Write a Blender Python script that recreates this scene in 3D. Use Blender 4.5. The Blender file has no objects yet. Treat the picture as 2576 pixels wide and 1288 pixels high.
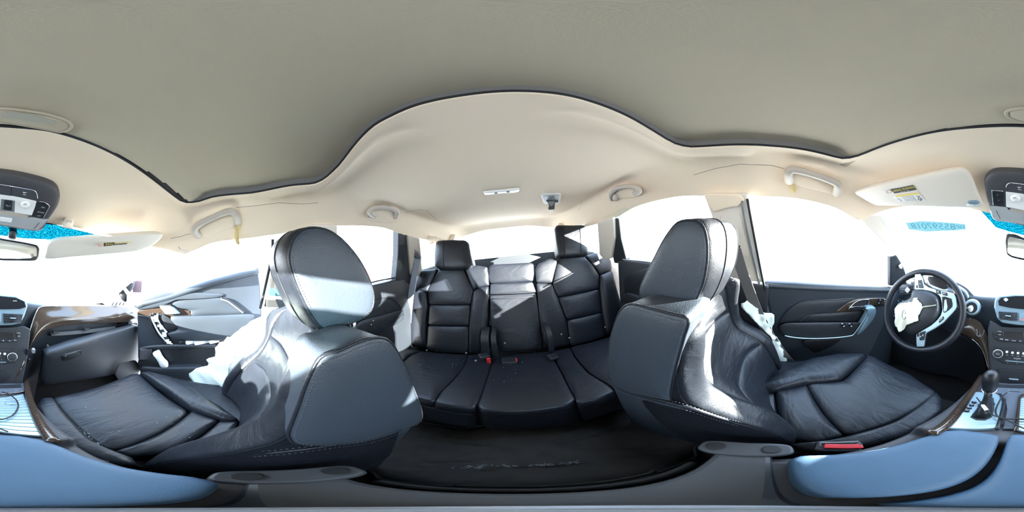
import bpy, bmesh, math, random
import numpy as np
from mathutils import Matrix, Vector
random.seed(7); rng = np.random.default_rng(7)
PI = math.pi
S = bpy.context.scene
COL = S.collection
V = lambda *a: np.array(a, float)
def unit(v):
    v = np.array(v, float); return v / max(np.linalg.norm(v), 1e-12)

# ------------------------------------------------------------------ camera
# 360-degree camera standing over the armrest; x = car right, y = car front, z = up, floor of the cabin z = 0
FW, FH = 2576, 1288
def _rx(a): c, s = math.cos(a), math.sin(a); return np.array([[1,0,0],[0,c,-s],[0,s,c]])
def _ry(a): c, s = math.cos(a), math.sin(a); return np.array([[c,0,s],[0,1,0],[-s,0,c]])
def _rz(a): c, s = math.cos(a), math.sin(a); return np.array([[c,-s,0],[s,c,0],[0,0,1]])
CM = _rx(math.radians(2.5)) @ _rz(math.radians(-.4)) @ _ry(math.radians(-6.0))
CO = V(-.02, 0, .95)
cam = bpy.data.cameras.new('panorama_camera'); camo = bpy.data.objects.new('panorama_camera', cam)
COL.objects.link(camo); cam.type = 'PANO'
try: cam.cycles.panorama_type = 'EQUIRECTANGULAR'
except Exception: cam.panorama_type = 'EQUIRECTANGULAR'
cam.clip_start = .01; cam.clip_end = 500
rot = CM @ np.array([[-1,0,0],[0,0,1],[0,1,0]]).T
m4 = Matrix.Identity(4)
for i in range(3):
    for j in range(3): m4[i][j] = rot[i, j]
    m4[i][3] = CO[i]
camo.matrix_world = m4
S.camera = camo

# ------------------------------------------------------------------ world, sun, exposure
W = bpy.data.worlds.new('hazy_sky'); S.world = W; W.use_nodes = True
wn = W.node_tree.nodes; wl = W.node_tree.links; wn.clear()
wo = wn.new('ShaderNodeOutputWorld'); wb = wn.new('ShaderNodeBackground')
tc = wn.new('ShaderNodeTexCoord'); sp = wn.new('ShaderNodeSeparateXYZ'); cr = wn.new('ShaderNodeValToRGB')
wl.new(tc.outputs['Generated'], sp.inputs[0]); wl.new(sp.outputs['Z'], cr.inputs['Fac'])
cr.color_ramp.elements[0].position = 0.0; cr.color_ramp.elements[0].color = (.88, .94, 1.0, 1)
cr.color_ramp.elements[1].position = 1.0; cr.color_ramp.elements[1].color = (.44, .66, 1.0, 1)
wl.new(cr.outputs['Color'], wb.inputs['Color']); wb.inputs['Strength'].default_value = 5.0
wl.new(wb.outputs[0], wo.inputs[0])
sun = bpy.data.lights.new('sun', 'SUN'); suno = bpy.data.objects.new('sun', sun); COL.objects.link(suno)
sun.energy = 40.0; sun.angle = math.radians(.6); sun.color = (1.0, .96, .88)
SUN = unit(V(-.700, .694, .214))
suno.rotation_euler = Vector(SUN).to_track_quat('Z', 'Y').to_euler()
S.view_settings.view_transform = 'Standard'; S.view_settings.look = 'None'
S.view_settings.gamma = 1.0; S.view_settings.use_curve_mapping = False
S.view_settings.exposure = 1.28
S.cycles.use_denoising = True
S.cycles.max_bounces = 10; S.cycles.diffuse_bounces = 6; S.cycles.transparent_max_bounces = 16
S.cycles.sample_clamp_indirect = 12; S.cycles.caustics_reflective = False; S.cycles.caustics_refractive = False

# ------------------------------------------------------------------ measuring: a direction of the panorama met with a plane of the car
def ray(px, py):
    ph = (px - 1288) / FW * 2 * PI; la = (644 - py) / FH * PI
    return CM @ V(-math.sin(ph) * math.cos(la), -math.cos(ph) * math.cos(la), math.sin(la))
def at(px, py, x=None, y=None, z=None, r=None, pl=None):
    d = ray(px, py)
    if x is not None: t = (x - CO[0]) / d[0]
    elif y is not None: t = (y - CO[1]) / d[1]
    elif z is not None: t = (z - CO[2]) / d[2]
    elif r is not None: t = r
    else:
        p, n = pl; t = np.dot(np.array(p, float) - CO, n) / np.dot(d, n)
    return CO + d * t
def A(pts, **k): return np.array([at(p[0], p[1], **k) for p in pts])
def plane3(a, b, c):
    a, b, c = V(*a), V(*b), V(*c); return (a, unit(np.cross(b - a, c - a)))

# ------------------------------------------------------------------ object helpers
def tag(o, label=None, cat=None, group=None, kind=None):
    if label: o['label'] = label
    if cat: o['category'] = cat
    if group: o['group'] = group
    if kind: o['kind'] = kind
    return o
def thing(name, label, cat, loc, group=None, kind=None):
    o = bpy.data.objects.new(name, None); COL.objects.link(o); o.empty_display_size = .05
    o.location = Vector([float(c) for c in loc]); return tag(o, label, cat, group, kind)
def par(o, parent):
    if parent is not None:
        o.parent = parent
        if parent.parent is None and parent.type == 'EMPTY':
            o.matrix_parent_inverse = Matrix.Translation(parent.location).inverted()
    return o
def mesh(name, vs, fs, mat, parent=None, smooth=True, kind=None, label=None):
    me = bpy.data.meshes.new(name)
    me.from_pydata([tuple(map(float, v)) for v in vs], [], [tuple(int(i) for i in f) for f in fs]); me.update()
    bm = bmesh.new(); bm.from_mesh(me); bmesh.ops.recalc_face_normals(bm, faces=bm.faces); bm.to_mesh(me); bm.free()
    if mat is not None: me.materials.append(mat)
    for p in me.polygons: p.use_smooth = smooth
    o = bpy.data.objects.new(name, me); COL.objects.link(o)
    if kind: o['kind'] = kind
    if label: o['label'] = label
    return par(o, parent)
def bev(o, w, seg=2, ang=35):
    m = o.modifiers.new('b', 'BEVEL'); m.width = w; m.segments = seg; m.limit_method = 'ANGLE'; m.angle_limit = math.radians(ang)
    m.harden_normals = False
    return o
def autosmooth(o, ang=40):
    me = o.data
    me.set_sharp_from_angle(angle=math.radians(ang)); return o
def cat_open(P, n):
    P = np.array(P, float); k = len(P); out = []
    Q = np.vstack([2 * P[0] - P[1], P, 2 * P[-1] - P[-2]])
    for s in np.linspace(0, k - 1, n):
        i = min(int(s), k - 2); t = s - i
        a, b, c, d = Q[i], Q[i+1], Q[i+2], Q[i+3]
        out.append(.5 * ((2*b) + (-a + c)*t + (2*a - 5*b + 4*c - d)*t*t + (-a + 3*b - 3*c + d)*t**3))
    return np.array(out)
def cat_closed(P, n):
    P = np.array(P, float); k = len(P); out = []
    for s in np.linspace(0, k, n, endpoint=False):
        i = int(s) % k; t = s - int(s)
        a, b, c, d = P[(i-1) % k], P[i], P[(i+1) % k], P[(i+2) % k]
        out.append(.5 * ((2*b) + (-a + c)*t + (2*a - 5*b + 4*c - d)*t*t + (-a + 3*b - 3*c + d)*t**3))
    return np.array(out)
def resample_closed(P, n):
    P = np.array(P, float); Q = np.vstack([P, P[:1]])
    L = np.concatenate([[0], np.cumsum(np.linalg.norm(np.diff(Q, axis=0), axis=1))])
    s = np.linspace(0, L[-1], n, endpoint=False)
    return np.stack([np.interp(s, L, Q[:, k]) for k in range(3)], 1)
def soften(P, r=.25):
    """cut the corners of a closed outline so that they round off"""
    P = np.array(P, float); out = []
    k = len(P)
    for i in range(k):
        a, b, c = P[i-1], P[i], P[(i+1) % k]
        out += [b + (a-b)*r, b + (a-b)*r*.3 + (c-b)*r*.0 + (c-b)*0, b + (c-b)*r]
    out = []
    for i in range(k):
        a, b, c = P[i-1], P[i], P[(i+1) % k]
        p0, p2 = b + (a-b)*r, b + (c-b)*r
        for t in (0, .33, .67, 1): out.append((1-t)**2*p0 + 2*t*(1-t)*b + t*t*p2)
    return np.array(out)
def normal_to_cam(P):
    c = P.mean(0); n = np.zeros(3)
    for i in range(len(P)):
        a, b = P[i] - c, P[(i+1) % len(P)] - c; n += np.cross(a, b)
    n = unit(n); return n if np.dot(CO - c, n) > 0 else -n
def pillow(name, P, H, mat, parent=None, depth=.02, N=56, rings=7, smooth='c', n=None, pw=3.2, label=None, kind=None):
    P = np.array(P, float)
    if smooth == 'c': P = resample_closed(cat_closed(P, 160), N)
    elif smooth == 't': P = resample_closed(soften(P, .09), N); P = P.mean(0) + (P-P.mean(0))*1.018
    elif smooth == 's': P = resample_closed(soften(P, .22), N)
    else: P = resample_closed(P, N)
    n = normal_to_cam(P) if n is None else unit(n)
    c = P.mean(0); vs = []; fs = []
    L = [(.985, -depth), (1.0, -depth*.7), (1.0, -H*.15)] + [(s, H * max(0, 1 - s**pw)**.5) for s in (.985, .96, .92, .86, .76, .6, .4, .2)]
    for s, h in L:
        for p in P: vs.append(c + (p - c) * s + n * h)
    for r in range(len(L) - 1):
        for i in range(N):
            j = (i+1) % N; fs.append((r*N+i, r*N+j, (r+1)*N+j, (r+1)*N+i))
    vs.append(c + n*H); t = len(vs)-1; vs.append(c - n*depth); b = len(vs)-1
    for i in range(N):
        fs.append(((len(L)-1)*N+i, (len(L)-1)*N+(i+1) % N, t)); fs.append((i, (i+1) % N, b))
    return mesh(name, vs, fs, mat, parent, True, kind, label)
def prism(name, P, th, mat, parent=None, n=None, b=.0, smooth=False, label=None, kind=None):
    P = np.array(P, float); n = normal_to_cam(P) if n is None else unit(n); k = len(P)
    vs = list(P) + list(P - n*th)
    fs = [tuple(range(k)), tuple(range(2*k-1, k-1, -1))] + [(i, (i+1) % k, k+(i+1) % k, k+i) for i in range(k)]
    o = mesh(name, vs, fs, mat, parent, smooth, kind, label)
    if b: bev(o, b)
    return o
def tube(name, P, r, mat, parent=None, n=8, sub=0, closed=False, label=None, kind=None, flat=None):
    P = np.array(P, float)
    if sub: P = cat_closed(P, sub) if closed else cat_open(P, sub)
    k = len(P); vs = []; fs = []
    rr = np.broadcast_to(np.array(r, float), (k,)) if np.ndim(r) <= 1 and np.size(r) in (1, k) else np.full(k, r)
    T = np.array([unit(P[(i+1) % k] - P[i-1]) if closed else unit(P[min(i+1, k-1)] - P[max(i-1, 0)]) for i in range(k)])
    up = V(0, 0, 1) if abs(T[0][2]) < .9 else V(1, 0, 0)
    N0 = unit(np.cross(T[0], up))
    for i in range(k):
        N0 = unit(N0 - T[i]*np.dot(N0, T[i])); B = np.cross(T[i], N0)
        for a in range(n):
            th = 2*PI*a/n
            vs.append(P[i] + (N0*math.cos(th) + B*math.sin(th)) * rr[i])
    for i in range(k if closed else k-1):
        j = (i+1) % k
        for a in range(n): fs.append((i*n+a, i*n+(a+1) % n, j*n+(a+1) % n, j*n+a))
    if not closed: fs += [tuple(range(n)), tuple(range((k-1)*n, k*n))]
    return mesh(name, vs, fs, mat, parent, True, kind, label)
def loft(name, rings, mat, parent=None, caps=True, smooth=True, label=None, closed=True):
    n = len(rings[0]); vs = [p for r in rings for p in r]; fs = []
    for k in range(len(rings)-1):
        for i in range(n if closed else n-1):
            j = (i+1) % n; fs.append((k*n+i, k*n+j, (k+1)*n+j, (k+1)*n+i))
    if caps: fs += [tuple(range(n)), tuple(range((len(rings)-1)*n, len(rings)*n))]
    return mesh(name, vs, fs, mat, parent, smooth, None, label)
def sheet(name, G, mat, parent=None, th=.0, up=None, smooth=True, label=None, kind=None, flip=None):
    """a grid of points as a surface, given a thickness away from the camera"""
    G = np.array(G, float); R, C = G.shape[:2]
    vs = list(G.reshape(-1, 3)); fs = [(i*C+j, i*C+j+1, (i+1)*C+j+1, (i+1)*C+j) for i in range(R-1) for j in range(C-1)]
    if th:
        du = np.gradient(G, axis=1); dv = np.gradient(G, axis=0); nn = np.cross(du, dv)
        nn /= np.maximum(np.linalg.norm(nn, axis=2, keepdims=True), 1e-9)
        c = G[R//2, C//2]
        tgt = CO if up is None else c + np.array(up, float)
        if np.dot(nn[R//2, C//2], tgt - c) < 0: nn = -nn
        B = (G - nn*th).reshape(-1, 3); o = R*C; vs += list(B)
        fs += [(o+i*C+j, o+(i+1)*C+j, o+(i+1)*C+j+1, o+i*C+j+1) for i in range(R-1) for j in range(C-1)]
        for j in range(C-1): fs += [(j, j+1, o+j+1, o+j), ((R-1)*C+j, (R-1)*C+j+1, o+(R-1)*C+j+1, o+(R-1)*C+j)]
        for i in range(R-1): fs += [(i*C, (i+1)*C, o+(i+1)*C, o+i*C), (i*C+C-1, (i+1)*C+C-1, o+(i+1)*C+C-1, o+i*C+C-1)]
    o = mesh(name, vs, fs, mat, parent, smooth, kind, label)
    if th and smooth: autosmooth(o, 50)
    return o
def net(P, nu, nv):
    """smooth surface through a small net of points -> dense grid"""
    P = np.array(P, float); rows = np.array([cat_open(r, nu) for r in P])
    return np.array([cat_open(rows[:, j], nv) for j in range(nu)]).transpose(1, 0, 2)
class Net:
    def __init__(s, P, n=80): s.G = net(P, n, n); s.n = n
    def __call__(s, u, v):
        x = min(max(u, 0), 1)*(s.n-1); y = min(max(v, 0), 1)*(s.n-1); i = min(int(y), s.n-2); j = min(int(x), s.n-2); a = x-j; b = y-i; G = s.G
        return (G[i, j]*(1-a)+G[i, j+1]*a)*(1-b) + (G[i+1, j]*(1-a)+G[i+1, j+1]*a)*b
    def nrm(s, u, v, tgt):
        e = .01; p = s(u, v); n = unit(np.cross(s(u+e, v)-s(u-e, v), s(u, v+e)-s(u, v-e)))
        return n if np.dot(n, tgt) > 0 else -n
def puff(name, F, u0, u1, v0, v1, h, mat, parent=None, nu=24, nv=24, depth=.012, tgt=(0, 1, .3), q=5, label=None, wr=0.0):
    f0 = u0 if callable(u0) else (lambda t, a=u0: a); f1 = u1 if callable(u1) else (lambda t, a=u1: a)
    g0 = v0 if callable(v0) else (lambda t, a=v0: a); g1 = v1 if callable(v1) else (lambda t, a=v1: a)
    G = np.zeros((nv, nu, 3)); tgt = np.array(tgt, float)
    ph = rng.uniform(0, 6, 4)
    def e(a): return max(0, 1 - abs(2*a-1)**q)**.5
    for i in range(nv):
        t = .5 - .5*math.cos(PI*i/(nv-1))
        for j in range(nu):
            s = .5 - .5*math.cos(PI*j/(nu-1))
            u = f0(t)+(f1(t)-f0(t))*s; v = g0(s)+(g1(s)-g0(s))*t
            w = wr*math.sin(9*s+ph[0]+3*math.sin(5*t+ph[1]))*math.sin(7*t+ph[2])
            G[i, j] = F(u, v) + F.nrm(u, v, tgt)*(-.004 + (h+w)*e(s)*e(t))
    return sheet(name, G, mat, parent, th=depth, up=tgt, label=label)
def box(name, c, s, mat, parent=None, R=None, b=0., label=None, kind=None, smooth=False):
    c = np.array(c, float); s = np.array(s, float)/2; R = np.eye(3) if R is None else np.array(R, float)
    vs = [c + R @ (s*V(i, j, k)) for i in (-1, 1) for j in (-1, 1) for k in (-1, 1)]
    fs = [(0,1,3,2),(4,6,7,5),(0,4,5,1),(2,3,7,6),(0,2,6,4),(1,5,7,3)]
    o = mesh(name, vs, fs, mat, parent, smooth, kind, label)
    if b: bev(o, b)
    return o
def disc(name, c, n, r, th, mat, parent=None, seg=24, r2=None, label=None, b=0., bump=0.):
    c = np.array(c, float); n = unit(n); a = unit(np.cross(n, V(0, 0, 1) if abs(n[2]) < .9 else V(1, 0, 0))); bb = np.cross(n, a); r2 = r if r2 is None else r2
    L = [(r, 0), (r2, th)] + ([(r2*.8, th+bump*.5), (r2*.45, th+bump*.9)] if bump else [])
    rings = [[c + n*h + (a*math.cos(2*PI*i/seg) + bb*math.sin(2*PI*i/seg))*q for i in range(seg)] for q, h in L]
    o = loft(name, rings, mat, parent, label=label); autosmooth(o, 40)
    if b: bev(o, b)
    return o
def txt(name, s, c, right, up, size, mat, parent=None, mirror=False, off=.0006, squash=1.0, thin=.0003):
    cu = bpy.data.curves.new(name, 'FONT'); cu.body = s; cu.align_x = 'CENTER'; cu.align_y = 'CENTER'; cu.size = 1; cu.extrude = .0
    o = bpy.data.objects.new('tmp', cu); COL.objects.link(o)
    dg = bpy.context.evaluated_depsgraph_get(); me = bpy.data.meshes.new_from_object(o.evaluated_get(dg))
    bpy.data.objects.remove(o); bpy.data.curves.remove(cu)
    r = unit(right); u = unit(np.array(up, float) - r*np.dot(up, r)); n = np.cross(r, u); c = np.array(c, float)
    if np.dot(CO - c, n) < 0: n = -n
    if mirror: r = -r
    for v in me.vertices: v.co = Vector(c + r*v.co.x*size*squash + u*v.co.y*size + n*off)
    me.materials.append(mat); me.name = name
    o = bpy.data.objects.new(name, me); COL.objects.link(o); return par(o, parent)
def stitches(P, parent, mat, step=.0056, ln=.0038, r=.0007, off=None):
    """a row of thread stitches along a seam, one mesh"""
    P = np.array(P, float); L = np.concatenate([[0], np.cumsum(np.linalg.norm(np.diff(P, axis=0), axis=1))])
    vs = []; fs = []; s = 0
    f = lambda q: np.array([np.interp(q, L, P[:, k]) for k in range(3)])
    while s + ln < L[-1]:
        a, b = f(s), f(s+ln); t = unit(b-a); n0 = unit(np.cross(t, unit(CO-a))); n1 = np.cross(t, n0); o = len(vs)
        if np.dot(n1, CO-a) < 0: n1 = -n1
        if off: a = a + n1*off; b = b + n1*off
        vs += [a, (a*.7+b*.3)+n0*r, (a*.7+b*.3)+n1*r*1.4, (a*.7+b*.3)-n0*r, (a*.3+b*.7)+n0*r, (a*.3+b*.7)+n1*r*1.4, (a*.3+b*.7)-n0*r, b]
        fs += [(o, o+1, o+2), (o, o+2, o+3), (o+1, o+4, o+5, o+2), (o+2, o+5, o+6, o+3), (o+4, o+7, o+5), (o+5, o+7, o+6)]
        s += step
    return mesh('stitching', vs, fs, mat, parent, True, 'stuff')

# ------------------------------------------------------------------ materials
def mat(name, col, rough=.5, metal=0., spec=.5, bump=0., bscale=200., var=0., vscale=8., emit=None, coat=0., kind='noise', sheen=0., wrinkle=.06):
    m = bpy.data.materials.new(name); m.use_nodes = True; nt = m.node_tree; N = nt.nodes; Lk = nt.links
    b = N['Principled BSDF']; b.inputs['Base Color'].default_value = (*col, 1); b.inputs['Roughness'].default_value = rough
    b.inputs['Metallic'].default_value = metal; b.inputs['Specular IOR Level'].default_value = spec
    if coat: b.inputs['Coat Weight'].default_value = coat; b.inputs['Coat Roughness'].default_value = .12
    if sheen: b.inputs['Sheen Weight'].default_value = sheen
    t = N.new('ShaderNodeTexCoord')
    if var:
        nz = N.new('ShaderNodeTexNoise'); nz.inputs['Scale'].default_value = vscale; nz.inputs['Detail'].default_value = 5
        mp = N.new('ShaderNodeMapRange'); mp.inputs['To Min'].default_value = 1-var; mp.inputs['To Max'].default_value = 1+var
        mx = N.new('ShaderNodeMix'); mx.data_type = 'RGBA'; mx.blend_type = 'MULTIPLY'; mx.inputs['Factor'].default_value = 1
        mx.inputs['A'].default_value = (*col, 1)
        Lk.new(t.outputs['Object'], nz.inputs['Vector']); Lk.new(nz.outputs['Fac'], mp.inputs['Value'])
        cb = N.new('ShaderNodeCombineColor')
        for k in range(3): Lk.new(mp.outputs[0], cb.inputs[k])
        Lk.new(cb.outputs[0], mx.inputs['B']); Lk.new(mx.outputs['Result'], b.inputs['Base Color'])
    if kind == 'leather':
        t2 = N.new('ShaderNodeTexNoise'); t2.inputs['Scale'].default_value = 1.0; t2.inputs['Detail'].default_value = 4; t2.inputs['Distortion'].default_value = 1.2
        mpg = N.new('ShaderNodeMapping'); mpg.inputs['Scale'].default_value = (9, 26, 16)
        b2 = N.new('ShaderNodeBump'); b2.inputs['Strength'].default_value = wrinkle; b2.inputs['Distance'].default_value = .02
        Lk.new(t.outputs['Object'], mpg.inputs['Vector']); Lk.new(mpg.outputs[0], t2.inputs['Vector']); Lk.new(t2.outputs['Fac'], b2.inputs['Height'])
    if bump:
        if kind == 'leather':
            tx = N.new('ShaderNodeTexVoronoi'); tx.inputs['Scale'].default_value = bscale; out = tx.outputs['Distance']
        else:
            tx = N.new('ShaderNodeTexNoise'); tx.inputs['Scale'].default_value = bscale; tx.inputs['Detail'].default_value = 3; out = tx.outputs['Fac']
        Lk.new(t.outputs['Object'], tx.inputs['Vector'])
        bp = N.new('ShaderNodeBump'); bp.inputs['Strength'].default_value = bump; bp.inputs['Distance'].default_value = .001
        Lk.new(out, bp.inputs['Height'])
        if kind == 'leather': Lk.new(b2.outputs['Normal'], bp.inputs['Normal'])
        Lk.new(bp.outputs['Normal'], b.inputs['Normal'])
    return m
def wood_mat():
    m = mat('wood_grain', (.10, .052, .03), .14, 0, .5, coat=.5); nt = m.node_tree; N = nt.nodes; Lk = nt.links; b = N['Principled BSDF']
    t = N['Texture Coordinate']; wv = N.new('ShaderNodeTexWave'); wv.bands_direction = 'Z'; wv.inputs['Scale'].default_value = 70; wv.inputs['Distortion'].default_value = 5
    wv.inputs['Detail'].default_value = 4; wv.inputs['Detail Scale'].default_value = 2
    rp = N.new('ShaderNodeValToRGB'); rp.color_ramp.elements[0].color = (.030, .020, .0145, 1); rp.color_ramp.elements[1].color = (.060, .039, .027, 1)
    Lk.new(t.outputs['Object'], wv.inputs['Vector']); Lk.new(wv.outputs['Fac'], rp.inputs['Fac']); Lk.new(rp.outputs['Color'], b.inputs['Base Color'])
    return m
def glass_mat(name, tint, gloss=.06):
    m = bpy.data.materials.new(name); m.use_nodes = True; N = m.node_tree.nodes; Lk = m.node_tree.links; N.clear()
    o = N.new('ShaderNodeOutputMaterial'); tr = N.new('ShaderNodeBsdfTransparent'); tr.inputs[0].default_value = (*tint, 1)
    gl = N.new('ShaderNodeBsdfGlossy'); gl.inputs['Roughness'].default_value = .02
    mx = N.new('ShaderNodeMixShader'); lw = N.new('ShaderNodeLayerWeight'); lw.inputs['Blend'].default_value = .5
    pw_ = N.new('ShaderNodeMath'); pw_.operation = 'POWER'; pw_.inputs[1].default_value = 5
    fr = N.new('ShaderNodeMath'); fr.operation = 'MULTIPLY_ADD'; fr.inputs[1].default_value = .6; fr.inputs[2].default_value = gloss*.5
    Lk.new(lw.outputs['Facing'], pw_.inputs[0]); Lk.new(pw_.outputs[0], fr.inputs[0]); Lk.new(fr.outputs[0], mx.inputs[0]); Lk.new(tr.outputs[0], mx.inputs[1]); Lk.new(gl.outputs[0], mx.inputs[2]); Lk.new(mx.outputs[0], o.inputs[0])
    return m
def frit_mat():
    m = bpy.data.materials.new('dotted_frit'); m.use_nodes = True; N = m.node_tree.nodes; Lk = m.node_tree.links; N.clear()
    o = N.new('ShaderNodeOutputMaterial'); tr = N.new('ShaderNodeBsdfTransparent'); tc_ = N.new('ShaderNodeTexCoord')
    vo = N.new('ShaderNodeTexVoronoi'); vo.inputs['Scale'].default_value = 190
    nz = N.new('ShaderNodeTexNoise'); nz.inputs['Scale'].default_value = 120; nz.inputs['Detail'].default_value = 6
    ad = N.new('ShaderNodeMath'); ad.operation = 'MULTIPLY'
    rp = N.new('ShaderNodeValToRGB'); rp.color_ramp.elements[0].color = (.0, .13, .165, 1); rp.color_ramp.elements[0].position = .08
    rp.color_ramp.elements[1].color = (.05, .29, .34, 1); rp.color_ramp.elements[1].position = .4
    Lk.new(tc_.outputs['Object'], vo.inputs['Vector']); Lk.new(tc_.outputs['Object'], nz.inputs['Vector'])
    Lk.new(vo.outputs['Distance'], ad.inputs[0]); Lk.new(nz.outputs['Fac'], ad.inputs[1]); Lk.new(ad.outputs[0], rp.inputs['Fac'])
    Lk.new(rp.outputs['Color'], tr.inputs[0]); Lk.new(tr.outputs[0], o.inputs[0]); return m

M_LEATH = mat('charcoal_leather', (.0080, .0098, .0145), .42, 0, .40, .22, 520, .18, 6, kind='leather', wrinkle=.12)
M_LEATH2 = mat('worn_leather', (.011, .0135, .0185), .40, 0, .34, .22, 430, .25, 9, kind='leather', wrinkle=.20)
M_SIDE = mat('side_vinyl', (.034, .044, .058), .45, 0, .5, .28, 430, .1, 8, kind='leather', wrinkle=.03)
M_THREAD = mat('dark_thread', (.055, .065, .08), .7)
M_SEAM = mat('seam_shadow', (.008, .009, .012), .8)
M_PLAST = mat('black_plastic', (.012, .014, .018), .45, 0, .5, .12, 700)
M_PLAST2 = mat('charcoal_plastic', (.019, .023, .029), .5, 0, .5, .12, 600, .1)
M_DASH = mat('dashboard_skin', (.030, .038, .048), .42, 0, .5, .15, 500, .12)
M_GREYPL = mat('grey_plastic', (.20, .21, .215), .45)
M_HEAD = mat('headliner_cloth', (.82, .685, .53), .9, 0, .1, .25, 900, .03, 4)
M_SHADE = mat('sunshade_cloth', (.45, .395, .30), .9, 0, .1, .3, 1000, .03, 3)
M_BEIGE = mat('beige_plastic', (.72, .655, .57), .55, 0, .4)
M_TAUPE = mat('taupe_plastic', (.50, .44, .375), .5, 0, .4)
M_DKGREY = mat('dark_console_grey', (.055, .055, .062), .5, 0, .4)
M_SILVER = mat('brushed_silver', (.46, .62, .70), .38, .7, .5)
M_CHROME = mat('chrome', (.8, .82, .84), .15, 1.0)
M_WOOD = wood_mat()
M_CARPET = mat('black_carpet', (.020, .019, .019), .95, 0, .1, .8, 700, .35, 30)
M_MAT = mat('floor_mat_cloth', (.055, .052, .050), .95, 0, .1, .9, 600, .3, 25)
M_RUBBER = mat('black_rubber', (.012, .013, .016), .6)
M_GLASS = glass_mat('window_glass', (.93, .97, .97))
M_GLASSD = glass_mat('tinted_window_glass', (.80, .84, .84))
M_FRIT = frit_mat()
M_AIRBAG = mat('airbag_nylon', (.74, .82, .78), .8, 0, .2, .3, 300)
M_AIRBAG2 = mat('airbag_nylon_cream', (.78, .80, .66), .8, 0, .2, .3, 300)
M_RED = mat('red_button', (.55, .02, .03), .4)
M_WHITE = mat('white_plastic', (.78, .80, .80), .45)
M_LENS = mat('milky_lens', (.82, .82, .80), .3)
M_INK = mat('label_black', (.05, .055, .04), .6)
M_YEL = mat('label_yellow', (.78, .60, .12), .6)
M_LABW = mat('label_white', (.78, .76, .72), .6)
M_PINK = mat('label_red', (.65, .25, .25), .6)
M_PRINT = mat('white_print', (.62, .66, .68), .5)
M_SCREEN = mat('dark_screen', (.012, .014, .017), .12, 0, .5)
M_BLUEPL = mat('satin_blue_grey', (.20, .30, .37), .4, .35)
M_LID = mat('armrest_vinyl', (.045, .098, .165), .55, 0, .5, .2, 800, .12, 20)  # dark grey vinyl; the blue cast of shade is put into its colour
M_MIRROR = mat('mirror_glass', (.75, .85, .9), .03, 1.0)
M_GROUND = mat('pale_gravel', (.58, .57, .55), .95, 0, .1, .6, 20, .15, 3)
M_FOAM = mat('torn_foam', (.62, .48, .22), .95)
M_TAIL = mat('red_lens', (.7, .06, .04), .25)
M_CARBLUE = mat('blue_paint', (.07, .10, .20), .3, .2)
M_CRUMB = mat('glass_crumbs', (.65, .75, .75), .25)
# ================================================================== SETTING
def zroof(x, y):
    z = 1.2 + .045*max(0, -y) - (1.76*(y-.3)**2 if y > .3 else 0)
    return z + .012 - .07*x*x
# sunroof opening, on the roof
hole = []
for p in [(40,320),(120,328),(200,350),(270,378),(330,410),(400,458),(440,487),(465,500),(500,497),(540,485),(640,475),(730,462),(790,459),(815,449),(830,438),(860,410),(930,330),(985,297),(1050,270),(1160,247),(1300,235),(1420,244),(1500,265),(1580,297),(1640,330),(1690,358),(1720,366),(1745,367),(1800,362),(1900,357),(2020,367),(2110,388),(2140,389),(2165,383),(2200,370),(2270,348),(2350,330),(2440,320),(2500,317)]:
    hole.append(at(*p, z=1.205))
hole = resample_closed(cat_closed(hole, 300), 144)
bound = [(0,.58,1.102),(.208,.55,1.112),(.33,.518,1.102),(.46,.47,1.092),(.55,.41,1.065),(.605,.31,1.035),(.604,.24,1.05),(.592,.15,1.075),(.588,0,1.085),(.58,-.15,1.10),(.569,-.347,1.128),(.565,-.604,1.137),(.576,-.78,1.112),(.583,-.94,1.10),(.61,-1.3,1.10),(.60,-1.7,1.12),(.52,-1.93,1.17),(.27,-2.0,1.215),(0,-2.02,1.22),
 (-.27,-2.0,1.215),(-.52,-1.93,1.17),(-.60,-1.7,1.12),(-.615,-1.3,1.08),(-.60,-.95,1.07),(-.588,-.715,1.082),(-.577,-.561,1.109),(-.574,-.34,1.117),(-.577,-.2,1.105),(-.581,-.05,1.099),(-.580,.088,1.10),(-.585,.237,1.086),(-.602,.36,1.055),(-.575,.405,1.085),(-.53,.445,1.113),(-.44,.495,1.133),(-.296,.545,1.14),(-.14,.572,1.118)]
bound = cat_closed(bound, 400)
ang = lambda p: math.atan2(p[0], p[1]) % (2*PI)
NA = 144
def order(P):
    a = np.array([ang(p) for p in P]); i = np.argsort(a); return a[i], P[i]
ha, hp = order(hole); ba, bp_ = order(bound)
def interp_ang(a, aa, pp):
    aa = np.concatenate([aa[-1:]-2*PI, aa, aa[:1]+2*PI]); pp = np.vstack([pp[-1:], pp, pp[:1]])
    return np.array([np.interp(a, aa, pp[:, k]) for k in range(3)])
angs = np.linspace(0, 2*PI, NA, endpoint=False)
vs = []; fs = []; rows = []
NR = 40
prof = [(.0, .050), (-.0005, -.004)]
for lip, dz in prof:
    r = []
    for a in angs:
        h = interp_ang(a, ha, hp); q = h*V(1, 1, 0)*(1+lip); r.append(V(q[0], q[1], zroof(q[0], q[1]) + dz))
    rows.append(r)
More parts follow.
